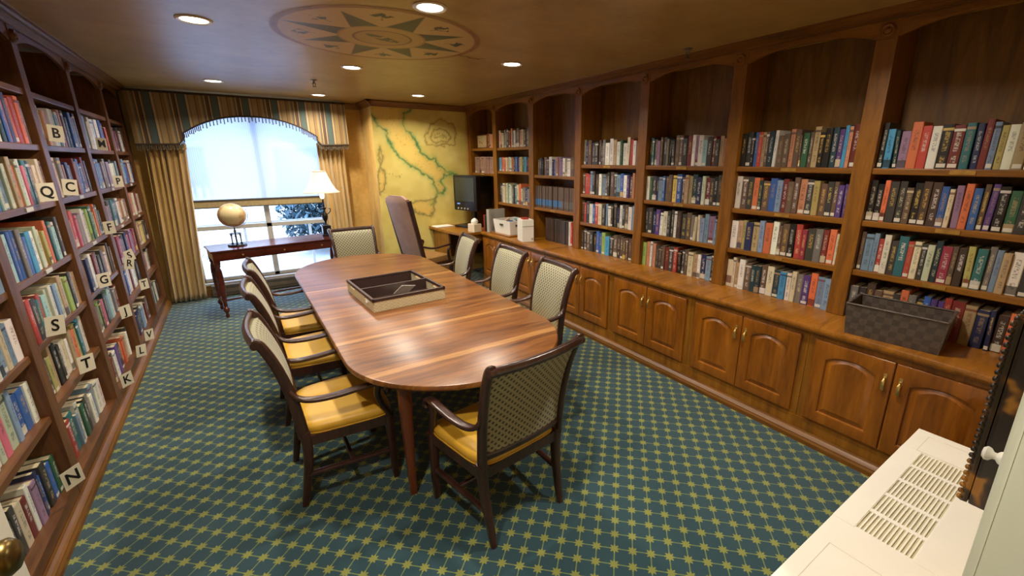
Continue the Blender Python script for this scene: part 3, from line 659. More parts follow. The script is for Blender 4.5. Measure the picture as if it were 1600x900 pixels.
for q, k in enumerate(ENC):
    BOOKS[k]['cov'] = srgb('#5e4c40'); BOOKS[k]['w'] = .046; BOOKS[k]['tit'] = srgb('#3478b0' if q < 12 else '#6a6460'); BOOKS[k]['seed'] = .5
fill_row('right', W, (XR, RB[2], 0), -PI/2, ZK+.0005, 'nnnnnknkknkkknwro', .30, .004, 'bottom', BN[2], .11, None, 73, start=.28, depth=(.18, .2))
for k in range(len(BOOKS)-17, len(BOOKS)-3): BOOKS[k]['seed'] = .5; BOOKS[k]['tit'] = srgb('#4c3a34')
W = RB[1]-RB[2]
fill_row('right', W, (XR, RB[1], 0), -PI/2, 2.0825, 'cScggdRSgwkgScNkgw', .235, .03, 'top', BN[1], .11, None, 61)
fill_row('right', W, (XR, RB[1], 0), -PI/2, 1.7455, 'BsorctqcovbptYGBvMi', .20, .006, 'second', BN[1], .11, None, 62)
fill_row('right', W, (XR, RB[1], 0), -PI/2, 1.2775, 'kgcclllgkTcocgvsw', .27, .04, 'third', BN[1], .11, None, 63)
W = RB[0]-RB[1]
fill_row('right', W, (XR, RB[0], 0), -PI/2, 1.7005, 'hhhhhhhh', .255, .003, 'lower', BN[0], .11, None, 51, start=.10, depth=(.2, .21))
fill_row('right', W, (XR, RB[0], 0), -PI/2, 2.0885, 'RtSc', .20, .02, 'upper', BN[0], .11, None, 52, start=.58)
# left wall
WLt = dict(K=3, k=3, n=2, N=2, g=3, w=7, c=6, t=3, r=2, R=2, v=4, b=4, d=2, T=2, G=1.5, p=1.2, l=3, s=5, S=1.5, o=1, y=1, q=2, i=1)
WL2 = dict(K=4, k=4, n=3, N=3, g=3, w=5, c=4, t=3, r=2, R=2, v=5, b=5, d=2, T=1, G=1.5, p=1.2, s=5, S=1.5, o=1, y=1, m=1)
lrows = {
 (2, 1): 'gvGgsslqwdbovoroN', (2, 2): 'sqbTlslctolwiTdtcch', (2, 3): 'sqbbgbBwlcYorTqwkN', (2, 4): 'brkTrqlwBsltwe kwt', (2, 5): 'wrykYtKkwcwtoYTBw', (2, 6): 'qkrrTswGkgwsww',
 (3, 1): 'yYlSbwlGwSNsdbgv', (3, 2): 'rrcgNhvbsRhbvvRk', (3, 3): 'wcrigmwceGYoGGk', (3, 4): 'okvvwkRNkkSwtnN', (3, 5): 'lgggekidNsqwsgR', (3, 6): 'kbvRkwpkooktwk',
 (4, 1): 'mscwwcswbbrc', (4, 2): 'smbsbNgmcwkls', (4, 3): 'RmkTbkwScSN', (4, 4): 'wsMmkvimMM', (4, 5): 'wsTbcwRwwNk', (4, 6): 'gwcvvksckRN',
 (5, 1): 'hsMkwKN', (5, 2): 'sqsbRwv', (5, 3): 'kNScRwc', (5, 4): 'oytyNk', (5, 5): 'sbdSck', (5, 6): 'swTlGck',
 (1, 1): 'wlvbskwsdtbwlsk', (1, 2): 'wcbsklwsrtTwlcv', (1, 3): 'lwsbtkcwqvwlcss', (1, 4): 'Kscowgyswlcvwsscsw', (1, 5): 'wlslwlkcwlwlilsbbw', (1, 6): 'wowsvTTqTkkcRwmvbkbG'}
LRN = ['', 'top', 'second', 'third', 'fourth', 'fifth', 'bottom']
for (bi, rj), s in lrows.items():
    s = s.replace(' ', ''); W = LB[bi+1]-LB[bi]; z = (LL+[.15])[rj]+.0005
    st_ = None; en_ = None
    if bi >= 2: en_ = W-.05-random.Random(bi*7+rj).uniform(.0, .06)
    fill_row('left', W, (XL, LB[bi], 0), PI/2, z, s, .235 if rj > 2 else .25, .032, LRN[rj], LN[bi]+' bay', .10, None, 300+bi*10+rj, start=st_, end=en_, lean=.25, depth=(.16, .21) if rj < 4 else (.17, .24), push=.012 if rj < 5 else .045)
# lay the small flat piles seen on top of lower-left rows is left to page blocks; rank by projected size
Rc = Matrix.Rotation(-YAW, 3, 'Z') @ Matrix.Rotation(PI/2-PITCH, 3, 'X'); Rci = Rc.transposed(); camp = Vector((0, 0, 1.9))
def area(bk):
    P = [bk['m'] @ Vector(c) for c in ((-bk['w']/2, 0, 0), (bk['w']/2, 0, 0), (bk['w']/2, 0, bk['h']), (-bk['w']/2, 0, bk['h']))]; Q = []
    for p in P:
        l = Rci @ (p-camp)
        if l.z > -.1: return 0
        Q.append((848.04+675.94*l.x/-l.z, 440.65-675.94*l.y/-l.z))
    cx = sum(q[0] for q in Q)/4; cy = sum(q[1] for q in Q)/4
    if cx < -30 or cx > 1640 or cy < -30 or cy > 930: return -1
    k = 1 if 0 < cx < 1600 and 0 < cy < 900 else .3
    return k*abs(sum(Q[i][0]*Q[(i+1) % 4][1]-Q[(i+1) % 4][0]*Q[i][1] for i in range(4)))/2
for bk in BOOKS: bk['a'] = area(bk)
order = sorted(range(len(BOOKS)), key=lambda i: -BOOKS[i]['a']); top = set(order[:300])
bm = new_book_bm(); used = {}
for i, bk in enumerate(BOOKS):
    if i not in top:
        book_geo(bm, bk['w'], bk['h'], bk['d'], bk['cov'], bk['tit'], bk['seed'], bk['m']); page_geo(bm, bk['w'], bk['h'], bk['d'], bk['m'], 1); continue
    b1 = new_book_bm(); I4 = Matrix.Identity(4); book_geo(b1, bk['w'], bk['h'], bk['d'], bk['cov'], bk['tit'], bk['seed'], I4)
    o = obj_mesh('book', b1, M['cover']); o.matrix_world = bk['m']
    b2 = bmesh.new(); page_geo(b2, bk['w'], bk['h'], bk['d'], I4); obj_mesh('pages', b2, M['pages'], o)
    lab = f"{bk['size']} {bk['cn']} book, {ORD[bk['ord']]} from left, {bk['row']} book row, {bk['bay']}, {bk['side']} bookcase".strip()
    tag(o, lab, 'book', f"books on the {bk['row']} row of the {bk['bay']}, {bk['side']} bookcase")
o = obj_mesh('books', bm, [M['cover'], M['pages']]); tag(o, 'remaining smaller books filling the shelves farther away on both walls', 'books', kind='stuff')
# letter cards on the left shelves
def text_obj(name, body, size, mat, parent, loc, rot, ext=.0006):
    cu = bpy.data.curves.new(name, 'FONT'); cu.body = body; cu.size = size; cu.align_x = 'CENTER'; cu.align_y = 'CENTER'; cu.extrude = ext; cu.offset = size*.018; cu.resolution_u = 3
    tmp = bpy.data.objects.new(name+'_tmp', cu); COL.objects.link(tmp); bpy.context.view_layer.update()
    me = bpy.data.meshes.new_from_object(tmp.evaluated_get(bpy.context.evaluated_depsgraph_get())); bpy.data.objects.remove(tmp)
    me.materials.clear(); me.materials.append(mat); o = bpy.data.objects.new(name, me); COL.objects.link(o); o.parent = parent; o.location = loc; o.rotation_euler = rot; return o
CARDS = [('Q', 3.936, 1.716, 0, 'second bay, second book row'), ('B', 4.43, 2.076, .1, 'third bay, top book row'), ('C', 4.40, 1.722, .12, 'third bay, second book row'), ('M', 5.733, 2.045, .04, 'fourth bay, top book row'), ('P', 6.031, 1.70, 0, 'fourth bay, second book row'),
 ('F', 5.20, 1.345, 0, 'third bay, third book row'), ('G', 4.60, 1.012, 0, 'third bay, fourth book row'), ('J', 4.978, .645, -.03, 'third bay, fifth book row'), ('S', 3.40, 1.02, .15, 'second bay, fourth book row'), ('T', 3.70, .67, .05, 'second bay, fifth book row'),
 ('K', 4.46, .225, -.03, 'bottom of the third bay at its near post'), ('L', 5.108, .225, .15, 'bottom row, third bay'), ('V', 5.60, .215, .1, 'bottom row, fourth bay'), ('N', 3.03, .285, -.05, 'bottom row, nearest visible bay'), ('S', 5.72, 1.01, -.2, 'fourth bay, fourth book row'), ('R', 5.52, .965, .25, 'fourth bay, beside the tilted S card'), ('T', 6.0, .65, .0, 'fourth bay, fifth book row')]
for ch, y, z, tilt, where in CARDS:
    e = empty('letter_card', (XL+.046, y-.02, z-.055), PI/3.4, f'white letter {ch} card, {where}, left bookcase', 'card', 'alphabet cards on the left bookcase'); R_m = Matrix.Rotation(tilt, 4, 'Y')
    cd = B().box(-.048, .048, -.0015, .0, 0, .108).xf(R_m).obj('card', M['card'], e)
    text_obj('letter', ch, .090, M['ink'], e, R_m @ Vector((0, -.0024, .054)), (PI/2, tilt, 0))

# ---------------------------------------------------------------- conference chairs (local: seat faces +Y, origin on the floor under the seat)
def lattice_fabric(name, bgc, dot, sc=38, lo=.30):
    t = NT(name); s_ = t.node('ShaderNodeSeparateXYZ'); t.link(t.coord(kind='UV'), s_.inputs[0])
    a = t.math('MULTIPLY', t.math('ADD', s_.outputs[0], s_.outputs[1]), sc); b_ = t.math('MULTIPLY', t.math('SUBTRACT', s_.outputs[0], s_.outputs[1]), sc)
    p = t.math('ABSOLUTE', t.math('SUBTRACT', t.math('FRACT', a), .5)); q = t.math('ABSOLUTE', t.math('SUBTRACT', t.math('FRACT', b_), .5))
    m = t.math('LESS_THAN', t.math('MAXIMUM', p, q), lo); n = t.noise(t.coord(), 60, 2)
    t.base(t.mix(m, t.mix(n, srgb(bgc), srgb('#a09870')), srgb(dot))); return t.set(Roughness=.65, Sheen_Weight=.2)
M['fab'] = lattice_fabric('lattice_fabric', '#8d8b76', '#3a3a2a', 27, .25)
M['piping'] = plain('piping_fabric', '#8a8460', .6, .1, 30)
M['seat'] = (lambda t: (t.base(t.ramp(t.noise(t.coord(), 5, 3), [(.3, srgb('#c4962c')), (.7, srgb('#d4a83c'))])), t.set(Roughness=.42))[1])(NT('yellow_seat_leather'))
def uv_planar(o, sx=1, sz=1):
    me = o.data; L = me.uv_layers.new(name='UVMap')
    for l in me.loops:
        c = me.vertices[l.vertex_index].co; L.data[l.index].uv = (c.x, c.z*1.0)
def make_chair(label):
    e = empty('conference_armchair', (0, 0, 0), 0, label, 'chair', 'conference armchairs around the table')
    for s in (-1, 1):
        # sabre rear leg
        P = bez([(s*.232, -.285, .0), (s*.235, -.262, .12), (s*.242, -.235, .28), (s*.248, -.228, .42), (s*.25, -.235, .47)], 16)
        B().sweep(P, [(.016+.009*min(1, i/12), .017+.011*min(1, i/12)) for i in range(len(P))], 12, sq=4).obj('leg', M['chair'], e, 50)
        # front leg
        P = [(s*.285, .215, 0), (s*.285, .213, .05), (s*.286, .21, .3), (s*.286, .208, .44)]
        B().sweep(P, [(.016, .016), (.019, .019), (.024, .024), (.026, .026)], 12, sq=5).obj('leg', M['chair'], e, 50)
        # back post with outward scroll at the top
        P = bez([(s*.25, -.235, .44), (s*.252, -.245, .56), (s*.256, -.262, .70), (s*.262, -.300, .87), (s*.268, -.342, .99), (s*.270, -.368, 1.034), (s*.270, -.390, 1.042)], 30)
        B().sweep(P, [(.0165, .030-.010*i/len(P)) for i in range(len(P))], 12, sq=4).lathe([(.0005, -.018), (.020, -.018), (.022, -.012), (.022, .012), (.020, .018), (.0005, .018)], 16, (s*.270, -.378, 1.027), axis='x').obj('back_post', M['chair'], e, 50)
        # arm: springs from the post, dips, runs forward and curls down
        P = bez([(s*.258, -.268, .735), (s*.272, -.235, .690), (s*.288, -.17, .668), (s*.300, -.06, .664), (s*.306, .06, .672), (s*.305, .15, .674), (s*.303, .20, .655), (s*.300, .218, .625), (s*.299, .205, .603)], 40)
        B().sweep(P, [(.020+.006*math.sin(PI*min(1, i/len(P))), .014) for i in range(len(P))], 12, sq=2.6).obj('arm', M['chair'], e, 50)
        P = bez([(s*.300, .165, .655), (s*.298, .155, .60), (s*.293, .175, .53), (s*.288, .205, .47), (s*.287, .21, .43)], 20)
        B().sweep(P, (.017, .019), 12, sq=3).obj('arm_support', M['chair'], e, 50)
        # side stretcher
        B().sweep([(s*.243, -.25, .20), (s*.285, .21, .20)], (.011, .016), 8, (0, 0, 1), sq=5).obj('stretcher', M['chair'], e, 50)
    B().sweep([(-.262, -.01, .20), (.262, -.01, .20)], (.015, .011), 8, (0, 0, 1), sq=5).obj('stretcher', M['chair'], e, 50)
    B().prism([(-.262, -.245), (.262, -.245), (.305, .235), (-.305, .235)], .385, .445, 'xy').obj('seat_frame', M['chair'], e)
    # crest rail, gently bowed
    n = 16; P = [(-.266+.532*i/n, -.378-.028*(1-(2*i/n-1)**2), 1.027) for i in range(n+1)]
    B().sweep(P, (.024, .019), 12, (0, 0, 1), sq=2.3).obj('crest_rail', M['chair'], e, 50)
    P = [(-.25+.50*i/n, -.240-.020*(1-(2*i/n-1)**2), .515) for i in range(n+1)]
    B().sweep(P, (.022, .014), 10, (0, 0, 1), sq=4).obj('lower_rail', M['chair'], e, 50)
    # upholstered back, bowed to follow the rails
    def backy(z, u): 
        zz = (z-.5)/.523; return -.238-.02*zz-.105*zz**2.4-.024*(1-u*u)
    rows_f, rows_b = [], []; nx, nz = 16, 14
    for j in range(nz+1):
        z = .535+(1.008-.535)*j/nz; hwid = .232+.018*(j/nz); rf, rb = [], []
        for i in range(nx+1):
            u = -1+2*i/nx; bul = .018*(1-abs(u)**6)*(1-abs(2*j/nz-1)**6)
            rf.append((u*hwid, backy(z, u)+.012+bul, z)); rb.append((u*hwid, backy(z, u)-.012, z))
        rows_f.append(rf+rb[::-1])
    o = B().loops(rows_f).obj('backrest', M['fab'], e, 60); uv_planar(o)
    # seat cushion
    L = []
    for z, ins, in ((.446, .010), (.452, .002), (.470, 0), (.488, .006), (.500, .022), (.508, .055), (.512, .11), (.514, .19)):
        l = []; c = 40
        for k in range(c):
            a = 2*PI*k/c; ca_, sa_ = math.cos(a), math.sin(a); q = 6
            x = math.copysign(abs(ca_)**(2/q), ca_); y = math.copysign(abs(sa_)**(2/q), sa_)
            yy = y*(.238-ins)+(-.004); wid = .305-.045*(1-(yy+.24)/.48); l.append((x*(wid-ins), yy+(.008 if y > 0 else 0), z))
        L.append(l)
    B().loops(L).obj('seat', M['seat'], e, 60)
    ring = [(x, y, .449) for x, y, z in L[1]]; ring.append(ring[0])
    B().sweep(ring, (.0045, .0045), 6, (0, 0, 1)).obj('seat_piping', M['seat'], e, True)
    return e
proto = make_chair('x')
CH = [((1.00, 1.90), 6.5, 'armchair at the near end of the table with its patterned back to the doorway'),
 ((.335, 2.68), -90, 'nearest armchair on the window-left side of the table, yellow seat fully visible'),
 ((.335, 3.63), -90, 'middle armchair on the left side of the table'),
 ((.365, 4.38), -90, 'farthest armchair on the left side of the table, before the window desk'),
 ((1.82, 2.95), 84, 'nearest armchair on the bookcase side of the table, grey patterned back'),
 ((1.83, 3.72), 87, 'middle armchair on the bookcase side of the table'),
 ((1.80, 4.66), 82, 'farthest armchair on the bookcase side of the table, before the computer desk'),
 ((1.19, 5.72), 183, 'armchair at the far end of the table facing the doorway')]
for i, ((x, y), a, lab) in enumerate(CH):
    c = proto if i == 0 else copy_tree(proto)
    c.location = (x, y, 0); c.rotation_euler = (0, 0, math.radians(a)); c['label'] = lab

# ---------------------------------------------------------------- conference table
t = NT('table_top_wood'); v = t.coord((.22, 2.2, 1)); n1 = t.noise(v, 5, 5, .65, .8); n2 = t.noise(t.coord((.5, 14, 1)), 9, 3, .7)
sepx = t.node('ShaderNodeSeparateXYZ'); t.link(t.coord(), sepx.inputs[0])
f = t.math('ADD', t.math('MULTIPLY', n1, .7), t.math('MULTIPLY', n2, .3))
c0 = t.ramp(f, [(.34, srgb('#42240e')), (.47, srgb('#6e4018')), (.60, srgb('#8e5a26')), (.73, srgb('#b08038'))])
yy = t.math('ADD', sepx.outputs[1], t.math('MULTIPLY', t.noise(t.coord((.8, 1, 1)), 2.5, 2), .05))
def seam(y0, wd): return t.math('LESS_THAN', t.math('ABSOLUTE', t.math('SUBTRACT', yy, y0+.025)), wd)
sm_ = t.math('MAXIMUM', t.math('MAXIMUM', seam(-.93, .022), seam(-1.50, .030)), seam(.45, .016))
c1 = t.mix(t.math('MULTIPLY', t.math('MULTIPLY', sm_, .65), n2), c0, srgb('#e0a860')); t.base(c1)
M['ttop'] = t.set(Roughness=.36, Coat_Weight=.25, Coat_Roughness=.32)
tb = empty('conference_table', (1.07, 3.79, 0), 0, 'large oval polished wooden conference table in the middle of the room', 'table')
def oval(ins, z, n=96):
    L = []; R, S_ = .705, 1.20
    for k in range(n):
        a = 2*PI*k/n; x = (R-ins)*math.cos(a); y = (R-ins)*math.sin(a)+(S_ if math.sin(a) >= 0 else -S_); L.append((x, y, z))
    return L
B().loops([oval(.022, .722), oval(.006, .727), oval(0, .738), oval(.001, .748), oval(.006, .757), oval(.012, .76)]).obj('tabletop', M['ttop'], tb, 30)
B().loops([oval(.24, .650), oval(.24, .724)], cap=False).loops([oval(.26, .650), oval(.26, .724)], cap=False).obj('apron', M['leg'], tb, 30)
for sx in (-1, 1):
    for y in (-1.60, 1.60):
        x = sx*.48
        B().sweep([(x, y, 0), (x, y, .05), (x, y, .06), (x, y, .62), (x, y, .725)], [(.018, .018), (.022, .022), (.019, .019), (.034, .034), (.036, .036)], 12, sq=6).obj('leg', M['leg'], tb, 50)
# woven organiser tray
def weave(name, a, b_, sc):
    t = NT(name); s_ = t.node('ShaderNodeSeparateXYZ'); t.link(t.coord(), s_.inputs[0])
    h = t.math('ADD', s_.outputs[0], s_.outputs[1]); p = t.math('PINGPONG', t.math('MULTIPLY', h, sc), 1); zz = t.math('FRACT', t.math('ADD', t.math('MULTIPLY', s_.outputs[2], sc*.9), p))
    n = t.noise(t.coord(), 40, 3); m = t.math('LESS_THAN', zz, .5); t.base(t.mix(t.math('MULTIPLY', t.math('ADD', m, n), .5), srgb(a), srgb(b_))); t.bump(zz, .4, .004); return t.set(Roughness=.65)
M['weave'] = weave('woven_seagrass', '#c0b28c', '#e0d4b0', 42); M['dbrown'] = plain('dark_brown_lining', '#3c2a26', .45, .1, 6)
tr_ = empty('desk_organizer', (.735, 3.355, .7605), math.radians(3), 'woven two-compartment organiser tray with dark rim on the conference table', 'tray')
TW, TD, TH = .60, .74, .105
B().box(0, TW, 0, .012, 0, TH-.012).box(0, TW, TD-.012, TD, 0, TH-.012).box(0, .012, .012, TD-.012, 0, .06).box(TW-.012, TW, .012, TD-.012, 0, .06).box(0, .012, .0, .10, .06, TH-.012).box(0, .012, .23, .51, .06, TH-.012).box(0, .012, .64, TD, .06, TH-.012)\
 .box(TW-.012, TW, .0, .10, .06, TH-.012).box(TW-.012, TW, .23, .51, .06, TH-.012).box(TW-.012, TW, .64, TD, .06, TH-.012).obj('woven_side', M['weave'], tr_)
B().box(-.004, TW+.004, -.004, .016, TH-.024, TH, .003).box(-.004, TW+.004, TD-.016, TD+.004, TH-.024, TH, .003).box(-.004, .016, -.004, TD+.004, TH-.024, TH, .003).box(TW-.016, TW+.004, -.004, TD+.004, TH-.024, TH, .003).obj('rim', M['dbrown'], tr_)
B().box(.012, TW-.012, TD/2-.008, TD/2+.008, .004, TH-.003, .002).obj('divider', M['dbrown'], tr_)
B().box(.012, TW-.012, .012, TD-.012, .002, .008).box(.012, TW-.012, .0122, .016, .008, TH-.014).box(.012, TW-.012, TD-.016, TD-.0122, .008, TH-.014).obj('lining', M['dbrown'], tr_)
cdd = B().box(-.09, .09, -.0015, .0015, 0, .11).xf(Matrix.Rotation(.75, 4, 'X') @ Matrix.Rotation(.35, 4, 'Y')).obj('note_card', M['paper']); cdd.location = (1.03, 3.63, .795); cdd.rotation_euler = (0, 0, .35)
tag(cdd, 'white card lying in the near compartment of the tray', 'card')
slip = B().box(-.03, .03, -.0015, .0015, 0, .05).obj('note_slip', M['paper']); slip.location = (.722, 3.52, .80); slip.rotation_euler = (.3, 0, PI/2); tag(slip, 'small white slip hanging at the tray side cutout', 'paper')

# ---------------------------------------------------------------- window desk, globe, lamp
wd_ = empty('writing_desk', (-.37, 6.42, 0), math.radians(8.5), 'reddish writing desk with turned legs standing before the window', 'desk')
DW, DD, DH = 1.56, .52, .85
B().box(.0, DW, -.02, DD+.02, DH-.022, DH, .008).obj('desktop', M['desk'], wd_)
B().box(.02, DW-.02, .0, .02, DH-.13, DH-.022).box(.02, DW-.02, DD-.02, DD, DH-.13, DH-.022).box(.02, .04, .02, DD-.02, DH-.13, DH-.022).box(DW-.04, DW-.02, .02, DD-.02, DH-.13, DH-.022).obj('apron', M['desk'], wd_)
for k in range(3):
    d = B().box(.11+k*.46, .11+k*.46+.42, -.008, 0, DH-.118, DH-.034, .004).obj('drawer', M['desk'], wd_)
    B().lathe([(.004, 0), (.004, -.008), (.010, -.014), (.008, -.022), (.0005, -.024)], 12, (.32+k*.46, -.008, DH-.076), axis='y').obj('knob', M['brass'], d, 50)
for x in (.05, DW-.05):
    for y in (.03, DD-.05):
        B().box(x-.032, x+.032, y-.032, y+.032, DH-.17, DH-.022, .004).lathe([(.001, 0), (.014, 0), (.022, .02), (.016, .04), (.014, .06), (.030, .085), (.034, .10), (.030, .12), (.016, .14), (.022, .155), (.022, .17), (.018, .18), (.026, .24), (.034, .38), (.037, .52), (.032, .60), (.022, .64), (.030, .65), (.032, .665), (.024, .68), (.001, .682)], 20, (x, y, 0)).obj('leg', M['desk'], wd_, 50)
B().sweep([(.05, .03, .165), (.05, DD-.05, .165)], (.014, .014), 8, (0, 0, 1)).sweep([(DW-.05, .03, .165), (DW-.05, DD-.05, .165)], (.014, .014), 8, (0, 0, 1)).sweep([(.05, DD/2, .165), (DW-.05, DD/2, .165)], (.014, .014), 8, (0, 0, 1)).obj('stretcher', M['desk'], wd_, 50)
t = NT('globe_paper'); n1 = t.noise(t.coord(), 3.2, 6, .62); s_ = t.ramp(n1, [(.42, srgb('#dcc898')), (.49, srgb('#b89460')), (.53, srgb('#c4a068')), (.62, srgb('#e4d4a8'))]); t.base(s_); M['globe'] = t.set(Roughness=.3)
gl = empty('desk_globe', (-.09, 6.72, DH+.0005), 0, 'antique tan globe on a small three-column stand on the window desk', 'globe')
B().lathe([(.001, 0), (.10, 0), (.105, .008), (.098, .020), (.001, .022)], 8).obj('base', M['black'], gl, 30)
for k in range(3):
    a = k*2*PI/3+.5; B().lathe([(.012, .02), (.014, .03), (.007, .04), (.008, .12), (.013, .128), (.012, .14), (.001, .142)], 12, (.055*math.cos(a), .055*math.sin(a), 0)).obj('column', M['black'], gl, 50)
B().lathe([(.010, .02), (.008, .17), (.018, .18), (.010, .20), (.006, .235)], 12).sweep([(.06*math.cos(q/10*PI*2), .06*math.sin(q/10*PI*2), .155) for q in range(11)], (.006, .006), 6, (0, 0, 1)).obj('stand', M['black'], gl, 50)
bm = bmesh.new(); bmesh.ops.create_uvsphere(bm, u_segments=48, v_segments=32, radius=.150); bmesh.ops.translate(bm, vec=(0, 0, .385), verts=bm.verts); obj_mesh('ball', bm, M['globe'], gl, True)
B().sweep([(.162*math.cos(a), 0, .385+.162*math.sin(a)) for a in np.linspace(-PI/2, PI/2+.3, 30)], (.006, .003), 6, (0, 1, 0)).obj('meridian', M['oldbrass'], gl, 50)
# lamp
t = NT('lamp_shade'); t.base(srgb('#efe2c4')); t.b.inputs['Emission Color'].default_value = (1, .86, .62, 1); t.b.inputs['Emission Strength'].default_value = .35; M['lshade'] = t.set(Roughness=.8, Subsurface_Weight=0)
tl_ = empty('table_lamp', (.99, 6.90, DH+.0005), 0, 'table lamp with a cream bell shade and dark figure base on the window desk', 'lamp')
B().box(-.07, .07, -.07, .07, 0, .03, .006).box(-.055, .055, -.055, .055, .03, .15, .006).obj('base', M['black'], tl_)
B().lathe([(.03, .15), (.016, .17), (.014, .20), (.034, .24), (.042, .28), (.030, .32), (.014, .345), (.012, .37), (.030, .385), (.032, .40), (.010, .41), (.006, .62)], 20).sweep(bez([(.03, 0, .30), (.075, 0, .34), (.085, 0, .38), (.06, 0, .385)], 12), (.006, .006), 8, (0, 1, 0)).sweep(bez([(-.03, 0, .30), (-.075, 0, .34), (-.085, 0, .38), (-.06, 0, .385)], 12), (.006, .006), 8, (0, 1, 0)).obj('stem', M['black'], tl_, 50)
L = []
for q in range(9):
    u = q/8; rr = .235-.150*u**.62; z = .615+.29*u; L.append([(rr*math.cos(2*PI*k/40), rr*math.sin(2*PI*k/40), z) for k in range(40)])
o = B().loops(L, cap=False).obj('lamp_shade', M['lshade'], tl_, 60)
md = o.modifiers.new('t', 'SOLIDIFY'); md.thickness = .003
B().sweep(L[-1]+[L[-1][0]], (.006, .005), 6, (0, 0, 1)).sweep(L[0]+[L[0][0]], (.004, .004), 6, (0, 0, 1)).obj('shade_trim', M['lrim'], tl_, True)
B().lathe([(.001, .52), (.025, .54), (.032, .58), (.022, .62), (.012, .64), (.001, .645)], 16).obj('bulb', emis('bulb_glass', (1, .85, .6, 1), 9), tl_, True)

# ---------------------------------------------------------------- computer corner
dc = empty('desk_armchair', (2.22, 6.33, 0), math.radians(-70), 'tall-backed mauve leather armchair turned toward the computer desk', 'chair')
n = 12; L = []
for j in range(n+1):
    u = j/n; z = .56+.82*u; hw = .205+.02*u; yb_ = -.22-.20*u; arch_ = 0
    L.append([(-hw, yb_+.03, z), (-hw*.9, yb_+.045, z), (0, yb_+.05, z), (hw*.9, yb_+.045, z), (hw, yb_+.03, z), (hw, yb_-.03, z), (hw*.9, yb_-.038, z), (0, yb_-.045, z), (-hw*.9, yb_-.038, z), (-hw, yb_-.03, z)])
for u, s_ in ((1.035, .84), (1.06, .60)):
    z = .56+.82*u; yb_ = -.22-.2*u; hw = .215*s_; L.append([(-hw, yb_+.02, z), (-hw*.9, yb_+.025, z), (0, yb_+.025, z), (hw*.9, yb_+.025, z), (hw, yb_+.02, z), (hw, yb_-.02, z), (hw*.9, yb_-.025, z), (0, yb_-.025, z), (-hw*.9, yb_-.025, z), (-hw, yb_-.02, z)])
B().loops(L).obj('backrest', M['leather'], dc, 50)
for s in (-1, 1):
    B().sweep([(s*.232, -.285, 0), (s*.232, -.235, .25), (s*.232, -.21, .50), (s*.238, -.30, .9), (s*.240, -.405, 1.36)], (.018, .030), 10, sq=4).obj('back_post', M['chair'], dc, 50)
    B().sweep([(s*.29, .24, 0), (s*.29, .24, .42)], [(.018, .018), (.026, .026)], 10, sq=5).obj('leg', M['chair'], dc, 50)
    B().sweep(bez([(s*.245, -.24, .70), (s*.30, -.1, .665), (s*.32, .08, .675), (s*.32, .2, .68), (s*.315, .235, .65), (s*.30, .19, .58), (s*.29, .22, .45)], 30), (.022, .016), 10).obj('arm', M['chair'], dc, 50)
B().prism([(-.28, -.24), (.28, -.24), (.31, .26), (-.31, .26)], .37, .43, 'xy').obj('seat_frame', M['chair'], dc)
B().box(-.28, .28, -.22, .27, .43, .52, .03).obj('seat', M['tanleather'], dc, 50)
mo = empty('video_magnifier', (3.10, 6.55, .8455), math.radians(-69), 'large black monitor on a stand at the desk corner by the painted map', 'monitor')
B().box(-.20, .20, -.16, .24, 0, .035, .01).box(-.03, .05, .06, .12, .03, .24, .01).obj('stand', M['black'], mo)
B().box(-.25, .25, -.10, .02, .27, .83, .02).prism([(-.24, .02), (.24, .02), (.17, .36), (-.17, .36)], .30, .81, 'xy').obj('housing', M['black'], mo, 40)
B().box(-.205, .205, -.106, -.098, .42, .79, .004).obj('screen', M['screen'], mo)
b = B()
for k in range(4): b.lathe([(.014, 0), (.014, -.012), (.0005, -.013)], 14, (-.15+k*.07, -.10, .305), axis='y')
b.obj('knob', M['greyplastic'], mo, 50)
B().box(-.17, -.11, -.109, -.104, .37, .39).obj('display', emis('blue_display', (.2, .4, 1, 1), 1.0), mo)
pp = B().box(-.15, .15, -.10, .10, 0, .012).obj('paper_stack', M['paper']); pp.location = (2.73, 6.84, .8455); pp.rotation_euler = (0, 0, .1); tag(pp, 'thin stack of white paper on the desk beneath the painted map', 'paper')
ph = empty('tissue_box', (2.93, 6.045, .8455), .2, 'cream tissue box and holder at the end of the worktop beside the binders', 'box')
B().box(-.07, .07, -.08, .08, 0, .12, .006).obj('carton', M['cream'], ph); B().lathe([(.05, .12), (.06, .15), (.045, .18), (.02, .20), (.001, .205)], 9).obj('tissue', M['paper'], ph, 60)
for k, (mm, lab) in enumerate(((M['redp'], 'thin red binder beside the cream tissue box'), (M['black'], 'thick black binder left of the white storage bin'))):
    bd = B().box(0, .19, -.014-.006*k, .014+.006*k, 0, .25, .003).obj('binder', mm); bd.location = (3.03, 5.925-.04*k, ZK+.0005); bd.rotation_euler = (0, 0, -.1); tag(bd, lab, 'binder')
org = empty('document_rack', (3.03, 5.80, ZK+.0005), -.06, 'grey plastic document rack behind the white storage bin', 'rack')
B().box(0, .03, -.04, .04, 0, .34, .004).box(0, .30, .03, .042, 0, .34, .003).box(0.03, .30, -.04, .03, 0, .02).obj('frame', M['greyplastic'], org)
wbx = empty('storage_bin', (3.07, 5.42, ZK+.0005), math.radians(3), 'white storage bin full of supplies on a wooden board on the worktop', 'bin')
B().box(-.04, .44, -.22, .30, 0, .022, .004).obj('board', M['counter'], wbx)
BW_, BD_ = .38, .44; t0 = [(0+.02, -.18+.02), (BW_-.02, -.18+.02), (BW_-.02, .26-.02), (.02, .26-.02)]; t1 = [(0, -.18), (BW_, -.18), (BW_, .26), (0, .26)]
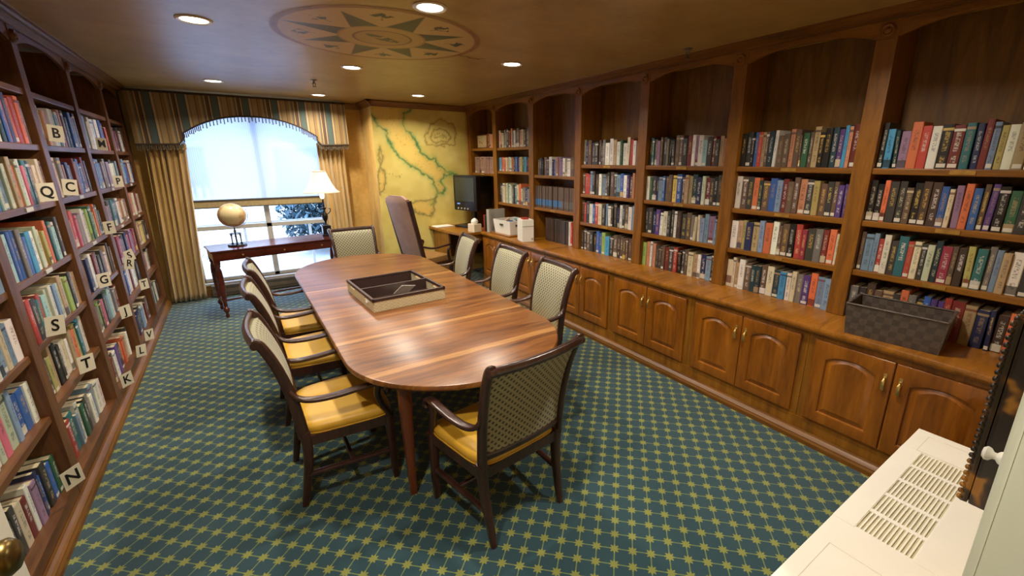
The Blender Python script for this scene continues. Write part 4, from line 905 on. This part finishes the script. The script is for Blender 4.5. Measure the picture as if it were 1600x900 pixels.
def shrink(l, k): cx = sum(p[0] for p in l)/4; cy = sum(p[1] for p in l)/4; return [(cx+(p[0]-cx)*k, cy+(p[1]-cy)*k) for p in l]
B().loops([[(x, y, .0225) for x, y in t0], [(x, y, .215) for x, y in t1], [(x, y, .215) for x, y in shrink(t1, .94)], [(x, y, .03) for x, y in shrink(t0, .93)]]).obj('shell', M['paper'], wbx)
B().box(.10, .14, -.185, -.1755, .14, .165).box(-.004, .005, .0, .08, .14, .165).obj('handle_slot', M['slot'], wbx)
rnd = random.Random(5)
for k, (m_, cn_) in enumerate((('#2f6ca8', 'bright blue'), ('#d8d4c8', 'off-white'), ('#5a5a5a', 'grey'), ('#a8b4c4', 'pale blue'), ('#26262a', 'black'), ('#c8a888', 'tan'), ('#8c2c24', 'dark red'), ('#9ccad8', 'aqua'))):
    x = .07+.08*(k % 4); y = -.08+.2*(k//4)+rnd.uniform(-.03, .03)
    o = B().box(-.05, .05, -.016, .016, -.02, .02, .005).xf(Matrix.Rotation(rnd.uniform(-.4, .4), 4, 'Y')).obj('office_supply', plain('supply_'+m_[1:], m_, .4, .1)); o.location = (3.07+x, 5.42+y, ZK+.165+rnd.uniform(-.004, .035)); o.rotation_euler = (0, 0, rnd.uniform(0, 3)); tag(o, f'small {cn_} office item lying in the white storage bin on the worktop', 'supplies', 'supplies in the white bin')
bxs = B().box(.03, .35, -.15, .23, .03, .145).obj('bin_contents', M['slot'], wbx)
pm = empty('pamphlet_box', (3.10, 4.78, ZK+.0005), -.25, 'white magazine box standing right of the storage bin', 'box')
B().box(-.09, .07, 0, .22, 0, .29, .004).obj('carton', M['paper'], pm); B().box(-.085, .065, -.002, 0, .20, .21).box(.035, .060, -.002, 0, .02, .05).obj('printed_mark', M['greyplastic'], pm); B().box(-.06, .02, .06, .16, .285, .31, .002).obj('booklets', M['redp'], pm)
fp = empty('display_picture', (XR+.08, 6.80, 2.0895), -PI/2, 'small framed picture standing on the upper shelf of the farthest bay', 'picture')
t = NT('faded_print'); t.base(t.ramp(t.noise(t.coord(), 16, 3), [(.35, srgb('#a87850')), (.5, srgb('#d0b88c')), (.65, srgb('#b0a878'))])); M['print'] = t.set(Roughness=.6)
B().box(0, .34, 0, .02, 0, .21, .003).obj('picture_frame', M['leg'], fp); B().box(.015, .325, -.002, .001, .015, .195).obj('print', M['print'], fp)

# ---------------------------------------------------------------- dark basket on the worktop
t = NT('brown_weave'); s_ = t.node('ShaderNodeSeparateXYZ'); t.link(t.coord(), s_.inputs[0]); h = t.math('ADD', s_.outputs[0], s_.outputs[1])
ck = t.node('ShaderNodeTexChecker'); ck.inputs['Scale'].default_value = 26; cm_ = t.node('ShaderNodeCombineXYZ'); t.link(h, cm_.inputs[0]); t.link(s_.outputs[2], cm_.inputs[1]); cm_.inputs[2].default_value = .01; t.link(cm_.outputs[0], ck.inputs[0])
n_ = t.noise(t.coord(), 50, 2); t.base(t.mix(ck.outputs[1], t.mix(n_, srgb('#463a32'), srgb('#62564c')), t.mix(n_, srgb('#3a302a'), srgb('#524640')))); t.bump(ck.outputs[1], .8, .006); M['bweave'] = t.set(Roughness=.55)
bk_ = empty('woven_basket', (3.0, 1.01, ZK+.0005), -PI/2+math.radians(6), 'dark brown woven rectangular basket on the worktop in the nearest bay', 'basket')
b0 = [(0.01, .01), (.46, .01), (.46, .275), (.01, .275)]; b1_ = [(-.005, -.005), (.475, -.005), (.475, .288), (-.005, .288)]
B().loops([[(x, y, 0) for x, y in b0], [(x, y, .195) for x, y in b1_], [(x, y, .195) for x, y in shrink(b1_, .955)], [(x, y, .01) for x, y in shrink(b0, .95)]]).obj('body', M['bweave'], bk_)
rim = [(x, y, .197) for x, y in shrink(b1_, .98)]; b = B()
for k in range(4): b.sweep([rim[k], rim[(k+1) % 4]], (.004, .009), 6, (0, 0, 1))
b.obj('rim', M['bweave'], bk_)

# ---------------------------------------------------------------- wall heater by the doorway
ZH = .60; HX0, HX1, HY1 = .95, 2.64, .475
he = empty('wall_heater', (HX0, YN+.002, 0), 0, 'white wall-mounted heating cabinet with top grille beside the doorway', 'heater')
HL, HD = HX1-HX0, HY1-YN-.002
b = B().box(0, HL, 0, HD, .06, ZH-.02, .006).box(.02, HL-.02, 0, HD-.05, 0, .06)
b.obj('cabinet', M['white'], he)
GX0, GX1, GY0, GY1 = 1.68-HX0, 2.42-HX0, .232-YN-.002, .405-YN-.002
B().box(0, GX0, 0, HD+.002, ZH-.02, ZH, .003).box(GX1, HL+.004, 0, HD+.002, ZH-.02, ZH, .003).box(GX0, GX1, GY1, HD+.002, ZH-.02, ZH).box(GX0, GX1, 0, GY0, ZH-.02, ZH).obj('top_panel', M['white'], he)
gr = B(); NS, NR = 13, 5; sw_ = (GY1-GY0)/NS; rl = (GX1-GX0)/NR
for r_ in range(NR+1): 
    xx = GX0+r_*rl; gr.box(max(GX0, xx-.010), min(GX1, xx+.010), GY0, GY1, ZH-.008, ZH-.001)
for k in range(NS+1):
    y = GY0+k*sw_; gr.box(GX0, GX1, max(GY0, y-.0026), min(GY1, y+.0026), ZH-.008, ZH-.002)
gr.obj('grille', M['white'], he); B().box(GX0, GX1, GY0, GY1, ZH-.012, ZH-.0075).obj('grille_back', plain('grille_shadow', '#c8c2a4', .7, .1), he)
for x0, x1 in ((HL-.22, HL-.05), (.30, .58)):
    b = B(); y0, y1 = .10, HD-.05
    b.box(x0, x1, y1-.001, y1+.001, ZH, ZH+.0006).box(x0, x1, y0-.001, y0+.001, ZH, ZH+.0006).box(x0-.001, x0+.001, y0, y1, ZH, ZH+.0006).box(x1-.001, x1+.001, y0, y1, ZH, ZH+.0006)
    b.obj('access_door', M['lrim'], he)
# ornate dark picture on the front wall above the heater
t = NT('gilt_lacquer'); n_ = t.noise(t.coord(), 9, 2, .5, .5); t.base(t.ramp(n_, [(.50, srgb('#1c140e')), (.55, srgb('#3c2816')), (.61, srgb('#9a6c24')), (.8, srgb('#86581c'))])); M['gilt'] = t.set(Roughness=.35)
pf = empty('ornate_picture', (1.75, YN+.001, .853), 0, 'dark ornate picture frame with gilt pattern and scalloped edge hanging over the heater', 'picture')
FW, FH, FD = .50, .613, .12
B().box(0, FW, 0, FD-.02, 0, FH, .01).box(0, .07, FD-.02, FD, 0, FH, .008).box(FW-.07, FW, FD-.02, FD, 0, FH, .008).box(.07, FW-.07, FD-.02, FD, 0, .07, .008).box(.07, FW-.07, FD-.02, FD, FH-.07, FH, .008).obj('picture_frame', M['gilt'], pf)
b = B()
for k in range(28):
    z = .012+k*(FH-.024)/27; b.lathe([(.001, -.009), (.007, -.006), (.009, 0), (.007, .006), (.001, .009)], 10, (.004, FD, z), axis='z'); b.lathe([(.001, -.009), (.007, -.006), (.009, 0), (.007, .006), (.001, .009)], 10, (FW-.004, FD, z), axis='z')
for k in range(15):
    x = .02+k*(FW-.04)/14
    for z in (0, FH): b.lathe([(.001, -.009), (.007, -.006), (.009, 0), (.007, .006), (.001, .009)], 10, (x, FD-.004, z), axis='z')
b.obj('scalloped_edge', M['gilt'], pf, 60); B().box(.07, FW-.07, FD-.021, FD-.018, .07, FH-.07).obj('picture', M['dbrown'], pf)
# doorway: casing, jamb, open door with knob
struct('trim_4', B().box(XJ-.012, XJ+.09, YN+.001, YN+.016, 0, 2.20, .004).box(XJ-.009, XJ-.001, -.10, YN+.0005, 0, 2.12).box(-.53, -.43, YN, YN+.016, 0, 2.20, .004).box(-.43, XJ, YN, YN+.016, 2.12, 2.20, .004).box(-.442, -.43, -.1, YN, 0, 2.12), M['jamb'])
hk = B().lathe([(.001, 0), (.014, .0), (.012, .004), (.007, .008), (.007, .012), (.013, .017), (.014, .022), (.009, .027), (.001, .028)], 14, axis='y').obj('coat_hook', M['white'], None, 50); hk.location = (XJ+.015, YN+.0165, 1.355); tag(hk, 'small white hook knob on the pale door casing at right', 'hook')
dr = empty('door_1', (-.384, YN+.03, 0), math.radians(0)); dr['kind'] = 'structure'
B().box(-.04, 0, 0, .87, .01, 2.03, .004).obj('door_leaf', M['doorwhite'], dr)
kn = B().lathe([(.001, .0), (.030, .0), (.030, .005), (.012, .008), (.010, .020), (.018, .030), (.025, .040), (.026, .050), (.020, .058), (.001, .061)], 24, (0, .715, 1.375), axis='x').obj('knob', M['oldbrass'], dr, 50)
